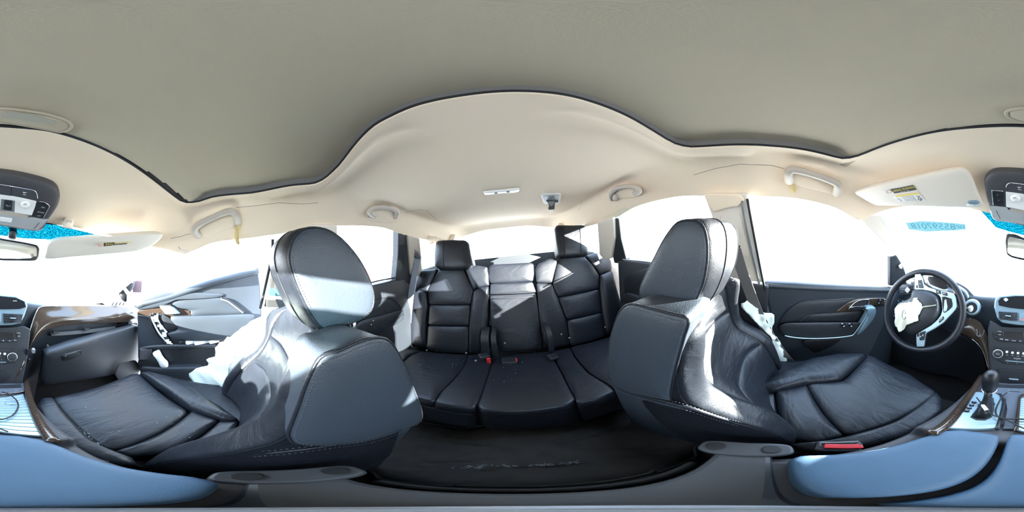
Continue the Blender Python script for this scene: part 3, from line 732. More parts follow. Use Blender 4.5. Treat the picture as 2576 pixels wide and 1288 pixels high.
basD = [V(-.155,.02,.40),(-.135,.22,.40),(-.14,.36,.405),(-.175,.41,.41),(-.50,.445,.41),(-.60,.43,.405),(-.63,.36,.40),(-.64,.03,.39),(-.5,-.03,.38),(-.25,-.03,.38)]
seat_cushion(ds, -1, [
  ('cushion_panel', [(2120,962),(2182,895),(2200,900),(2290,945),(2350,985),(2355,1000),(2250,1060),(2130,1095),(2060,1020),(2028,968)], .43, .022),
  ('cushion_panel', [(1950,985),(2028,970),(2056,1022),(2122,1096),(2050,1112),(1985,1105),(1960,1050)], .425, .024),
  ('cushion_panel', [(1915,990),(1948,986),(1958,1050),(1975,1105),(1930,1085),(1905,1040)], .415, .018),
  ('cushion_bolster', [(1912,975),(1960,940),(2040,905),(2110,893),(2172,892),(2180,897),(2110,958),(2030,966),(1950,984)], .44, .028),
  ('cushion_bolster', [(2354,988),(2368,1005),(2372,1035),(2340,1070),(2280,1100),(2200,1120),(2120,1135),(2050,1140),(1985,1118),(2050,1115),(2135,1098),(2255,1062)], .435, .025),
], .43, basD)
stitches(A([(2130,1099),(2252,1063),(2340,1010)], z=.45), ds, M_THREAD)
box('seat_base', (-.40,.18,.15), (.42,.42,.24), M_PLAST, ds, b=.02)
abD = A([(1866,772),(1876,757),(1895,770),(1915,782),(1945,788),(1943,805),(1936,812),(1946,838),(1962,862),(1976,890),(1979,915),(1966,922),(1956,890),(1936,840),(1908,805)], pl=((-.62,-.05,.6), unit(V(1,.3,.1))))
cloth('side_airbag', abD, .008, M_AIRBAG, ds, f=90, rag=.006)
bk = at(2118, 1121, z=.47)
bb = box('belt_buckle', bk + V(.0,-.005,-.03), (.058,.034,.06), M_PLAST, ds, R=_rz(1.12), b=.006)
box('release_button', bk + V(.004,.0,.002), (.048,.014,.006), M_RED, bb, R=_rz(1.12), b=.002)
tube('slot_rim', [bk+V(-.008,-.026,.004), bk+V(-.018,-.022,.004), bk+V(-.002,.024,.004), bk+V(.010,.022,.004)], .002, M_GREYPL, bb)
# passenger buckle
bp2 = at(235, 1142, z=.46)
bb = box('belt_buckle', bp2 + V(0,0,-.035), (.026,.06,.06), M_PLAST, ps, R=_rz(.3), b=.005)

# ---------------- rear bench
Pb = ((0,-.92,.27), unit(V(0, .55, .18))); Pc = ((0,-.40,.365), unit(V(0, -.183, 1)))
def PB(px, off=0): return A(px, pl=(V(*Pb[0]) + Pb[1]*off, Pb[1]))
def PC(px, off=0): return A(px, pl=(V(*Pc[0]) + Pc[1]*off, Pc[1]))
def back_piece(root, nm, px, H, off=0, m=M_LEATH, depth=.05, sm='t', parent=None):
    return pillow(nm, PB(px, off), H, m, parent or root, depth=depth, N=96, smooth=sm, n=Pb[1], pw=4.5)
def cush_piece(root, nm, px, H, off=0, parent=None): return pillow(nm, PC(px, off), H, M_LEATH, parent or root, depth=.04, N=96, smooth='t', n=Pc[1], pw=4.5)
def slab(name, px, off, th, parent, m=M_LEATH): return prism(name, PB(px, off), th, m, parent, n=Pb[1], b=.02)

rr = thing('back_bench', 'right rear black leather seat with dark headrest beside the rear door', 'car seat', (.42,-.75,.2), 'rear bench seats')
bk = slab('backrest', [(1052,686),(1102,676),(1170,676),(1222,673),(1232,700),(1226,860),(1214,885),(1040,874),(1034,860),(1043,735)], -.03, .11, rr)
back_piece(rr, 'back_panel', [(1104,679),(1166,679),(1178,705),(1190,730),(1184,766),(1081,765),(1077,735),(1090,705)], .014, parent=bk)
back_piece(rr, 'back_panel', [(1081,767),(1183,767),(1180,819),(1077,817)], .014, parent=bk)
back_piece(rr, 'back_panel', [(1077,819),(1179,821),(1178,880),(1172,888),(1080,880),(1073,872)], .014, parent=bk)
back_piece(rr, 'shoulder_panel', [(1052,690),(1066,680),(1100,677),(1088,705),(1075,733),(1058,728),(1044,735)], .014, parent=bk)
back_piece(rr, 'shoulder_panel', [(1170,676),(1200,668),(1224,672),(1229,690),(1230,718),(1205,722),(1192,730),(1180,704)], .014, parent=bk)
back_piece(rr, 'bolster', [(1044,737),(1056,730),(1073,737),(1077,770),(1073,820),(1072,870),(1040,872),(1032,850),(1030,825),(1040,780)], .034, parent=bk)
back_piece(rr, 'bolster', [(1192,733),(1206,724),(1229,721),(1229,780),(1226,835),(1214,845),(1212,885),(1180,885),(1181,820),(1186,765)], .034, parent=bk)
hrp = A([(1097,612),(1102,606),(1140,604),(1172,605),(1180,612),(1185,640),(1192,670),(1188,678),(1150,681),(1105,679),(1094,670),(1093,640)], pl=(V(*Pb[0]) + Pb[1]*.0, Pb[1]))
hd = pillow('headrest', hrp, .035, M_LEATH, rr, depth=.09, N=60, smooth='s', n=Pb[1], pw=5)
for x_ in (1114, 1166): tube('seam', PB([(x_, 609), (x_+(1 if x_ < 1140 else 4), 640), (x_+(2 if x_ < 1140 else 9), 676)], .035), .002, M_SEAM, hd, n=6)
cb = prism('cushion', PC([(1003,870),(1040,876),(1215,888),(1236,912),(1202,1020),(1198,1036),(1090,1018),(1000,990)], -.02), .14, M_LEATH, rr, n=Pc[1], b=.03)
cush_piece(rr, 'cushion_panel', [(1060,885),(1176,893),(1174,905),(1166,925),(1135,960),(1105,990),(1092,1010),(1020,990),(1000,960),(1010,915),(1035,895)], .013, parent=cb)
cush_piece(rr, 'cushion_bolster', [(1178,895),(1214,892),(1236,912),(1222,960),(1204,1012),(1192,1026),(1140,1022),(1094,1012),(1110,988),(1150,948),(1170,920)], .018, parent=cb)
cush_piece(rr, 'cushion_bolster', [(1002,872),(1058,884),(1030,894),(1008,914),(985,905),(985,885)], .013, parent=cb)
box('hinge_cover', at(1029, 852, y=-.93)+V(0,.0,0), (.045,.10,.10), M_PLAST, rr, b=.02)
for px in ((1074,881),(1173,888),(1197,907)): disc('stud', PB([px], .03)[0] if px[1] < 900 else PC([px], .02)[0], (0, .8, .4), .006, .004, M_GREYPL, rr, seg=12, bump=.002)

rc = thing('back_bench', 'middle rear black leather seat with fold-down backrest and grey buckle slots', 'car seat', (0,-.75,.2), 'rear bench seats')
bk = slab('backrest', [(1236,668),(1338,662),(1350,740),(1364,880),(1256,888),(1236,835),(1230,740)], -.03, .09, rc)
back_piece(rc, 'headrest', [(1231,672),(1238,666),(1335,661),(1342,666),(1343,690),(1340,708),(1290,712),(1234,713),(1229,700)], .018, parent=bk)
back_piece(rc, 'back_panel', [(1234,714),(1339,709),(1348,735),(1233,742)], .014, parent=bk)
for y_ in (736, 748):
    tube('seam', PB([(1232,y_+4),(1290,y_+2),(1348,y_-2)], .028), .0025, M_SEAM, bk, n=6)
stitches(PB([(1232,745),(1290,743),(1348,739)], .031), bk, M_THREAD)
back_piece(rc, 'back_panel', [(1233,744),(1348,737),(1355,790),(1362,850),(1362,875),(1350,879),(1262,886),(1254,870),(1247,840),(1238,834),(1234,800)], .014, parent=bk)
cb = prism('cushion', PC([(1250,890),(1385,882),(1448,1006),(1440,1022),(1320,1038),(1204,1034),(1200,1024),(1236,912)], -.02), .14, M_LEATH, rc, n=Pc[1], b=.03)
cush_piece(rc, 'cushion_panel', [(1250,892),(1382,885),(1412,940),(1446,1004),(1425,1018),(1320,1032),(1215,1030),(1203,1020),(1222,965),(1238,915)], .014, parent=cb)
for a, w_ in (((1224,885), .045), ((1245,886), .028), ((1379,874), .03)):
    c0 = at(a[0], a[1]-28, y=-.90)
    P = [c0+V(0,-.05,.06), c0+V(0,0,.055), c0+V(0,.035,.03), c0+V(0,.045,-.03), c0+V(0,.045,-.10)]
    ribbon('hinge_cover', P, (w_, 0, 0), .03, M_PLAST, rc)
bkp = at(1228, 902, y=-.80)
bb = box('belt_buckle', bkp+V(.022,-.01,0), (.055,.05,.05), M_PLAST, rc, R=_rz(.5), b=.008)
box('release_button', bkp+V(-.006,.022,.0), (.02,.012,.04), M_RED, bb, R=_rz(.3), b=.003)
sl = PC([(1260,899),(1295,896),(1302,900),(1302,910),(1262,912)], .030)
pk = prism('stowed_buckle', sl, .02, M_PLAST, rc, n=Pc[1], b=.004)
prism('release_button', PC([(1297,901),(1300,901),(1301,908),(1298,908)], .034), .006, M_RED, pk, n=Pc[1])
prism('belt_pocket', PC([(1374,893),(1398,886),(1406,897),(1384,904)], .030), .012, M_PLAST, rc, n=Pc[1], b=.003)
prism('pocket_slot', PC([(1378,894),(1386,891),(1389,900),(1383,902)], .0315), .006, M_SEAM, rc, n=Pc[1])
disc('stud', PB([(1270,863)], .030)[0], (0, .95, .3), .006, .004, M_GREYPL, rc, seg=12, bump=.002)

rl = thing('back_bench', 'left rear black leather seat with sunlit top and pale headrest', 'car seat', (-.45,-.75,.2), 'rear bench seats')
bk = slab('backrest', [(1350,676),(1405,650),(1472,645),(1535,660),(1545,700),(1565,790),(1545,838),(1432,872),(1366,882),(1352,760)], -.03, .11, rl)
back_piece(rl, 'back_panel', [(1406,651),(1470,646),(1490,668),(1506,692),(1505,726),(1404,747),(1391,716),(1398,680)], .014, parent=bk)
back_piece(rl, 'back_panel', [(1405,749),(1506,728),(1512,785),(1426,804)], .014, parent=bk)
back_piece(rl, 'back_panel', [(1427,806),(1513,787),(1522,838),(1515,848),(1440,870),(1433,862)], .014, parent=bk)
back_piece(rl, 'shoulder_panel', [(1346,680),(1356,664),(1380,652),(1404,650),(1396,680),(1388,712),(1372,712),(1349,710)], .014, parent=bk)
back_piece(rl, 'shoulder_panel', [(1474,645),(1500,636),(1528,642),(1536,658),(1538,678),(1510,690),(1492,666)], .014, parent=bk)
back_piece(rl, 'bolster', [(1349,713),(1372,714),(1389,717),(1403,750),(1424,806),(1432,865),(1392,876),(1367,860),(1357,800)], .018, parent=bk)
back_piece(rl, 'bolster', [(1509,693),(1538,681),(1548,720),(1566,786),(1560,815),(1540,838),(1524,838),(1514,786),(1508,728)], .034, parent=bk)
hrp = PB([(1395,575),(1400,567),(1435,568),(1468,567),(1473,575),(1477,610),(1480,643),(1450,648),(1412,650),(1404,645),(1398,610)], 0)
hd = pillow('headrest', hrp, .035, M_LEATH, rl, depth=.09, N=60, smooth='s', n=Pb[1], pw=5)
for a, b in ((1418,1422), (1459,1464)): tube('seam', PB([(a, 571), (a+2, 610), (b, 646)], .036), .002, M_SEAM, hd, n=6)
cb = prism('cushion', PC([(1388,884),(1432,876),(1545,842),(1600,880),(1590,980),(1540,985),(1446,1018),(1450,1004)], -.02), .14, M_LEATH, rl, n=Pc[1], b=.03)
cush_piece(rl, 'cushion_bolster', [(1388,886),(1434,876),(1445,900),(1480,940),(1530,970),(1545,984),(1500,1004),(1450,1012),(1448,1002),(1416,940)], .014, parent=cb)
cush_piece(rl, 'cushion_panel', [(1436,874),(1545,846),(1600,880),(1600,960),(1548,980),(1530,966),(1482,936),(1448,898)], .014, parent=cb)
for px in ((1412,841),(1432,850),(1522,823)): disc('stud', PB([px], .03)[0], (0, .9, .4), .006, .004, M_GREYPL, rl, seg=12, bump=.002)
# bench base under all three seats
o = box('bench_base', (0,-.68,.085), (1.30,.40,.1), M_PLAST, None, b=.03); tag(o, 'black plastic base box under the rear bench cushions', 'seat base')

# ---------------- belts
bl = thing('seat_belt', 'grey driver seat belt hanging from the guide on the door pillar', 'seat belt', (-.66,-.1,.93), 'seat belts')
q = ((-.635,0,.9), unit(V(1,0,-.02)))
P = A([(1850,628),(1866,680),(1886,735),(1910,795),(1940,850),(1968,890),(1998,925)], pl=q)
ribbon('webbing', P, (.01,.044,.008), .003, mat('belt_webbing', (.12,.115,.115), .8, bump=.4, bscale=900), bl)
prism('belt_guide', A([(1838,612),(1852,610),(1858,598),(1867,597),(1867,612),(1860,625),(1848,630),(1840,628)], pl=((-.628,0,.9), q[1])), .012, M_PLAST, bl, b=.003)
disc('anchor_cap', at(1847, 600, pl=((-.632,0,.9), q[1])), (1, 0, 0), .016, .008, M_WHITE, bl, b=.002)
b2 = thing('seat_belt', 'grey belt hanging beside the right rear seat', 'seat belt', (.66,-.95,.9), 'seat belts')
q = ((.655,-.93,.85), unit(V(-1,.5,-.2)))
P = A([(1051,645),(1047,670),(1040,705),(1033,750),(1028,800),(1024,850)], pl=q)
ribbon('webbing', P, (.03,.03,.0), .003, mat('belt_webbing_blue', (.16,.18,.22), .8, bump=.4, bscale=900), b2)
prism('belt_guide', A([(1042,630),(1047,632),(1054,643),(1058,652),(1048,650),(1043,645)], pl=((.645,-.93,.85), q[1])), .01, M_PLAST, b2, b=.002)
b3 = thing('seat_belt', 'belt behind the passenger headrest on the door pillar', 'seat belt', (.66,-.1,.93), 'seat belts')
q = ((.655,-.12,.85), unit(V(-1,.1,-.2)))
ribbon('webbing', A([(716,690),(710,720),(706,750),(715,775),(730,800)], pl=q), (.0,.044,.008), .003, bpy.data.materials['belt_webbing_blue'], b3)
box('belt_guide', at(716, 686, pl=q), (.015,.06,.03), M_GREYPL, b3, b=.004)
# ================================================================== CENTRE CONSOLE
cc = thing('center_console', 'centre console with split armrest lid coloured with a blue shade cast and silver shifter plate', 'console', (0,.25,.05))
prof = [V(0,.60,.40),V(0,.21,.53),V(0,.20,.50),V(0,.0,.49),V(0,-.035,.45),V(0,-.05,.10),V(0,.60,.10)]
rings = []
for x, w in ((-.125,.985),(-.115,1.0),(.115,1.0),(.125,.985)):
    rings.append([V(x*(1.0), p[1], p[2]*w) for p in prof])
body = loft('body', rings, M_DKGREY, cc, smooth=False); bev(body, .008)
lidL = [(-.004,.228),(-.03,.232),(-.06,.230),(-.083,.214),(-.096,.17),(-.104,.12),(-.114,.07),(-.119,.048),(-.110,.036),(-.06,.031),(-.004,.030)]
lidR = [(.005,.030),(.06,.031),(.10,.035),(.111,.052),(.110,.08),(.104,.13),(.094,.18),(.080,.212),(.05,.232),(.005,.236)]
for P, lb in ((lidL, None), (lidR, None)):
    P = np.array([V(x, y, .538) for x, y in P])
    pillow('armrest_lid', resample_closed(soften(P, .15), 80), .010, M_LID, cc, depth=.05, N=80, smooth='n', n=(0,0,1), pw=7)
PDk = ((0,.22,.53), unit(V(0,.333,1)))
def DK(px, off=0): return A(px, pl=(V(*PDk[0]) + PDk[1]*off, PDk[1]))
nd = PDk[1]
# wood rails along both sides of the deck
for pts in ([(2340,1092),(2376,1072),(2420,1022),(2452,975),(2470,945)], [(135,1112),(118,1092),(92,1048),(76,1010),(70,985),(66,955)]):
    tube('side_rail', DK(pts, .006), .011, M_WOOD, cc, sub=20, n=10)
prism('wood_panel', DK([(2524,1078),(2534,1030),(2530,1005),(2515,990),(2466,984),(2482,962),(60,962),(62,985),(30,988),(2572,1000),(2562,1078)], .004), .01, M_WOOD if False else mat('glossy_trim', (.11,.125,.15), .15, 0, .5, coat=.5), cc, n=nd)
sp_ = prism('shifter_plate', DK([(2372,1075),(2404,1045),(2440,1002),(2452,985),(2500,987),(2516,994),(2522,1010),(2518,1040),(2508,1076)], .007), .012, M_SILVER, cc, n=nd, b=.003)
tube('plate_edge', DK([(2508,1080),(2520,1040),(2526,1010),(2516,992)], .009), .004, M_PLAST, cc, sub=14)
for k, (a, ch) in enumerate((((2432,1033), 'D'), ((2438,1026), 'N'), ((2444,1019), 'R'), ((2450,1012), 'P'))):
    q = DK([a], .009)[0]
    dd = disc('gear_mark', q, nd, .006, .0015, M_PLAST, sp_, seg=14)
    txt('gear_letter', ch, q + nd*.0018, (1,0,0), (0,1,-.33), .009, M_PRINT, sp_)
# gear shifter
gb = DK([(2441,1048),(2462,1020),(2475,1000),(2500,1000),(2502,1030),(2496,1048),(2480,1056),(2455,1055)], .010)
prism('shifter_frame', gb, .006, M_PLAST, cc, n=nd, b=.002)
base = resample_closed(cat_closed(gb, 100), 28); cb_ = base.mean(0)
tip = at(2489, 980, y=.37); top = at(2493, 945, y=.375)
rings = [cb_ + (base-cb_)*.95, cb_*.8 + tip*.2 + (base-cb_)*.62 , cb_*.5+tip*.5 + (base-cb_)*.42, cb_*.2+tip*.8+(base-cb_)*.36, tip+(base-cb_)*.34]
for r_ in rings: 
    for i in range(28): r_[i] += V(rng.normal(0,.0012), rng.normal(0,.0012), 0)
sh = loft('gear_shifter', rings, M_LEATH2, cc)
ax = unit(top-tip); u_ = unit(np.cross(ax, V(0,1,0))); v_ = np.cross(ax, u_); rings = []
L_ = np.linalg.norm(top-tip)
for h, r_ in ((-.06,.62),(.0,.66),(.12,.9),(.35,1.0),(.6,1.05),(.85,.98),(.98,.75),(1.05,.4)):
    rings.append([tip + ax*L_*1.2*h + (u_*math.cos(a)*.019 + v_*math.sin(a)*.024)*r_ for a in np.linspace(0, 2*PI, 24, endpoint=False)])
kn = loft('knob', rings, M_LEATH, sh)
tube('knob_ring', [tip + (u_*math.cos(a)*.0165 + v_*math.sin(a)*.0195) for a in np.linspace(0, 2*PI, 24, endpoint=False)], .0018, M_CHROME, sh, closed=True, n=6)
# tambour door of thin slats
tL = DK([(2560,1082),(2568,1000)], .006); tR = DK([(112,1096),(58,990)], .006)
NS = 13
for k in range(NS):
    f0, f1 = k/NS, (k+.86)/NS
    P = [tL[0]*(1-f0)+tL[1]*f0, tR[0]*(1-f0)+tR[1]*f0, tR[0]*(1-f1)+tR[1]*f1, tL[0]*(1-f1)+tL[1]*f1]
    prism('tambour_slat', P, .006, M_SILVER, cc, n=nd, b=.001)
prism('tambour_track', [tL[0], tR[0], tR[1], tL[1]] - nd*.006, .004, M_SEAM, cc, n=nd)
prism('tambour_pull', DK([(14,1010),(52,1010),(54,1016),(14,1016)], .010), .006, M_SILVER, cc, n=nd, b=.002)
tube('tambour_frame', DK([(2556,1084),(2562,1030),(2566,1000),(0,992),(40,988),(62,984)], .008), .004, M_WOOD, cc, sub=24)
prism('tray_opening', DK([(2490,972),(2540,975),(0,976),(55,974),(52,966),(0,968),(2490,964)], .006), .004, M_SEAM, cc, n=nd)
box('chrome_catch', at(2551, 987, pl=PDk) + nd*.008, (.04,.006,.004), M_CHROME, cc, b=.001)
for p, s_ in (((31,970), .012), ((51,977), .012)):
    q = at(*p, pl=(V(.13,.6,.43), unit(V(-.6,-1,.4))))
    box('seat_heater_switch', q, (.018,.012,.02), M_PLAST2, cc, b=.003)
# hinge bracket across the rear of the armrest
hb = box('hinge_bracket', (-.01,-.004,.492), (.26,.056,.016), mat('graphite_plastic', (.055,.060,.068), .5), cc, b=.006)
cs = thing('camera_foot', 'small pale round foot of the camera pole standing behind the armrest lid', 'camera stand', (.024,.017,.513))
disc('foot_plate', (.024,.017,.500), (0,0,1), .0155, .012, mat('pale_metal', (.50,.54,.60), .45), cs, seg=32, r2=.0145, b=.002)
disc('pole_socket', (.024,.017,.512), (0,0,1), .006, .02, M_GREYPL, cs, seg=20)
for s in (-1, 1):
    P = [V(s*.155 if s < 0 else .135, y, 0) for y in (0,)]
    xo = -.147 if s < 0 else .128
    ring = [V(xo + .020*math.copysign(abs(math.cos(a))**.6, math.cos(a)), -.004 + .052*math.copysign(abs(math.sin(a))**.6, math.sin(a)), .506) for a in np.linspace(0, 2*PI, 32, endpoint=False)]
    pl_ = prism('hinge_plate', ring, .016, bpy.data.materials['graphite_plastic'], hb, n=(0,0,1), b=.004)
    for yy in (.024, -.036): disc('screw_boss', (xo, yy, .506), (0,0,1), .011, .003, M_RUBBER, hb, seg=16, b=.001)
    prism('side_pocket', [(xo-s*.0-.012,.012,.47),(xo+.012,.012,.47),(xo+.02,.03,.40),(xo-.02,.03,.40)], .02, M_GREYPL if s > 0 else M_PLAST2, hb, n=(0,1,.5))
prism('console_panel', [(-.11,-.052,.44),(.11,-.052,.44),(.105,-.058,.14),(-.105,-.058,.14)], .012, M_PLAST2, cc, n=(0,-1,0), b=.005)
prism('console_screen', [(-.07,-.066,.40),(.07,-.066,.40),(.07,-.068,.33),(-.07,-.068,.33)], .006, M_SCREEN, cc, n=(0,-1,0), b=.002)
# cable lying on the console
cbl = thing('charging_cable', 'thin black cable with a silver sleeve lying across the shifter plate', 'cable', tuple(at(2480,1040,pl=PDk)))
P = [at(2457,1000,pl=(V(*PDk[0])+nd*.02,nd)), at(2470,1017,pl=(V(*PDk[0])+nd*.04,nd)), at(2482,1033,pl=(V(*PDk[0])+nd*.045,nd)), at(2500,1045,pl=(V(*PDk[0])+nd*.03,nd)), at(2525,1053,pl=(V(*PDk[0])+nd*.018,nd)), at(2550,1065,pl=(V(*PDk[0])+nd*.014,nd)), at(0,1078,pl=(V(*PDk[0])+nd*.014,nd)), at(20,1086,pl=(V(*PDk[0])+nd*.012,nd))]
tube('cord', P, .0018, M_RUBBER, cbl, sub=50, n=8)
P2 = [at(2533,988,pl=(V(*PDk[0])+nd*.012,nd)), at(2520,1000,pl=(V(*PDk[0])+nd*.025,nd)), at(2507,1025,pl=(V(*PDk[0])+nd*.02,nd)), at(2506,1042,pl=(V(*PDk[0])+nd*.02,nd)), at(2520,1052,pl=(V(*PDk[0])+nd*.016,nd)), at(2560,1054,pl=(V(*PDk[0])+nd*.014,nd)), at(10,1054,pl=(V(*PDk[0])+nd*.014,nd)), at(35,1042,pl=(V(*PDk[0])+nd*.014,nd)), at(46,1022,pl=(V(*PDk[0])+nd*.016,nd)), at(40,1005,pl=(V(*PDk[0])+nd*.016,nd)), at(20,990,pl=(V(*PDk[0])+nd*.02,nd)), at(5,986,pl=(V(*PDk[0])+nd*.02,nd))]
tube('cord', P2, .0022, M_RUBBER, cbl, sub=90, n=8)
a, b = P[1]+nd*.001, P[2]+nd*.001
tube('plug', [a*1.0, a*.7+b*.3], .0042, M_RUBBER, cbl); tube('silver_sleeve', [a*.8+b*.2, b], .0045, M_WHITE, cbl); tube('strain_relief', [b, b*.6+P[3]*.4], [.004,.0025], M_RUBBER, cbl)

# ================================================================== DASHBOARD
db = thing('dashboard', 'wide charcoal dashboard with wood trim and a centre stack of controls', 'dashboard', (0,.85,.3))
# main skin: from the near lip up over the top to the windshield foot
xs = [-.74,-.6,-.42,-.25,-.14,0,.14,.3,.5,.66,.74]
zt = [.735,.74,.765,.755,.765,.775,.765,.745,.73,.715,.705]
yl = [.80,.79,.78,.79,.78,.77,.78,.785,.79,.80,.82]
G = []
for k in range(9):
    r = []
    for x, z, y in zip(xs, zt, yl):
        yf = 1.0 + .29*(1-(x/.74)**2)
        pr = [(0, -.33), (.0, -.10), (.0, -.035), (.012, -.010), (.05, .0), (.18, .006), (.45, .0), (.75, -.008), (1.0, -.016)][k]
        r.append(V(x, (y if k > 1 else y+.0) + (yf-y)*pr[0], z + pr[1]))
    G.append(r)
sheet('dash_skin', net(G, 60, 50), M_DASH, db, th=.008, up=(0,-.3,1))
box('dash_core', (0,.98,.40), (1.44,.26,.5), M_PLAST, db, b=.03)
PS = ((0,.75,.78), unit(V(0,-.93,.37)))
def ST(px, off=0): return A(px, pl=(V(*PS[0]) + PS[1]*off, PS[1]))
sn = PS[1]
def plate(name, px, off, th, m, parent=None, b=.003, sm=None):
    P = ST(px, off)
    if sm: P = resample_closed(soften(P, sm), 40)
    return prism(name, P, th, m, parent or db, n=sn, b=b)
# stack body
plate('center_stack', [(2490,805),(2520,822),(0,824),(62,820),(78,828),(70,900),(55,968),(10,985),(2510,988),(2493,970),(2486,880),(2484,830)], .0, .10, M_PLAST2, b=.006)
# screen hood with navigation screen
hood = plate('screen_hood', [(2502,755),(2512,744),(2550,740),(0,741),(40,744),(66,757),(70,770),(62,795),(52,813),(30,818),(0,819),(2560,818),(2520,812),(2508,800),(2501,775)], .012, .14, M_BLUEPL, b=.006)
plate('navigation_screen', [(2510,757),(2518,748),(2555,744),(0,744),(40,748),(62,758),(66,772),(50,777),(0,778),(2540,774),(2512,768)], .016, .01, M_SCREEN, hood, b=.002)
prism('sticker', ST([(2524,753),(2530,749),(2536,752),(2536,755),(2530,759)], .018), .001, mat('heart_sticker', (.45,.5,.55), .5), hood, n=sn)
for px in ((38,757),(41,757),(34,757)): box('screen_mark', at(*px, pl=(V(*PS[0])+sn*.018, sn)), (.004,.001,.004), M_PRINT, hood)
def vent(pts, nsl):
    fr = plate('air_vent', pts, .016, .012, M_SEAM, hood, b=.002)
    P = ST(pts, .020)
    for k in range(nsl):
        f = (k+.5)/nsl
        a = P[0]*(1-f)+P[3]*f; b = P[1]*(1-f)+P[2]*f
        tube('vent_slat', [a, b], .0028, M_PLAST2, hood, n=6)
    c = P.mean(0); box('vent_tab', c + sn*.004, (.024,.006,.004), M_SILVER, hood, b=.001)
vent([(2512,783),(2560,786),(2559,808),(2514,803)], 6); vent([(8,788),(57,790),(54,810),(9,814)], 6)
hz = plate('hazard_switch', [(2564,788),(2576,789),(4,789),(3,811),(2575,811),(2564,808)], .017, .01, M_BLUEPL, hood, b=.002)
c = at(2571, 803, pl=(V(*PS[0])+sn*.019, sn)); r_ = V(1,0,0); u_ = unit(V(0,.37,.93))
prism('warning_triangle', [c + u_*.006, c - u_*.005 - r_*.007, c - u_*.005 + r_*.007], .001, mat('warning_red', (.6,.12,.12), .5), hood, n=sn)
# climate panel
cl = plate('climate_panel', [(2496,836),(2515,828),(0,829),(45,833),(50,842),(48,858),(0,862),(2555,862),(2510,858),(2498,850)], .005, .012, M_PLAST, None, b=.003)
plate('display', [(2525,833),(2574,835),(2576,850),(2523,847)], .008, .006, M_SCREEN, cl, b=.001)
plate('display', [(0,835),(34,837),(35,852),(0,851)], .008, .006, M_SCREEN, cl, b=.001)
def key(px, w, h, parent, s=None, m=M_PLAST, off=.008, ts=.006):
    q = at(*px, pl=(V(*PS[0])+sn*off, sn)); R = np.array([r_, np.cross(sn, r_), sn]).T
    k = box('button', q, (w, h, .006), m, parent, R=R, b=.0012)
    if s: txt('button_print', s, q + sn*.0034, r_, np.cross(sn, r_), ts, M_PRINT, parent)
for px, s in (((2504,836),''),((2504,847),''),((2515,834),'AUTO'),((2515,842),'OFF'),((2519,853),'◄ ●'),((2533,855),'● ►'),((2550,857),'MODE'),((2567,858),'A/C'),((8,857),'●'),((24,857),'▲'),((38,856),'REC')):
    key(px, .022 if px[1] > 850 else .016, .011, cl, s or None, ts=.006)
for px, s in (((46,838), 'AUTO'), ((47,846), 'OFF')): key(px, .014, .011, cl, s)
# audio panel
au = plate('audio_panel', [(2500,872),(0,876),(42,876),(40,912),(0,918),(2525,915),(2500,900)], .004, .012, M_PLAST, None, b=.003)
def knobs(px, s):
    q = at(*px, pl=(V(*PS[0])+sn*.006, sn))
    k = disc('volume_knob', q, sn, .020, .014, M_PLAST2, au, seg=28, r2=.018, bump=.002)
    tube('knob_ring', [q + sn*.012 + (r_*math.cos(a)+np.cross(sn, r_)*math.sin(a))*.0185 for a in np.linspace(0, 2*PI, 28, endpoint=False)], .0022, M_CHROME, au, closed=True, n=6)
    if s: txt('knob_print', s, q + sn*.0172, r_, np.cross(sn, r_), .008, M_PRINT, au)
knobs((2511,889), 'VOL'); knobs((30,897), None)
for px in ((2533,885),(2547,887),(2561,888),(2575,889),(12,890)):
    q = at(*px, pl=(V(*PS[0])+sn*.005, sn)); disc('preset_button', q, sn, .0055, .004, M_WHITE, au, seg=14)
for px, s in (((2533,893),'AM'),((2547,894),'FM'),((2561,896),'XM'),((2574,896),'DISC')): txt('button_print', s, at(*px, pl=(V(*PS[0])+sn*.0055, sn)), r_, np.cross(sn, r_), .0055, M_PRINT, au)
txt('maker_print', 'ACURA', at(2559, 902, pl=(V(*PS[0])+sn*.0055, sn)), r_, np.cross(sn, r_), .008, M_PRINT, au)
tube('preset_bar', ST([(2529,907),(2576,911),(15,911)], .006), .0015, M_SILVER, au, sub=10)
for px, s in (((2535,904),'1'),((2558,905),'3'),((2535,912),'2'),((2558,914),'4'),((4,905),'5'),((4,915),'6')): txt('button_print', s, at(*px, pl=(V(*PS[0])+sn*.0055, sn)), r_, np.cross(sn, r_), .006, M_PRINT, au)
key((2509,873), .018, .007, au, None)
# bin
bn = plate('storage_bin', [(2510,927),(2545,930),(0,931),(22,933),(20,950),(12,960),(0,962),(2545,961),(2512,955)], .008, .012, M_PLAST, None, b=.003)
box('bin_pull', at(2550, 954, pl=(V(*PS[0])+sn*.012, sn)), (.034,.008,.008), M_CHROME, bn, b=.002)
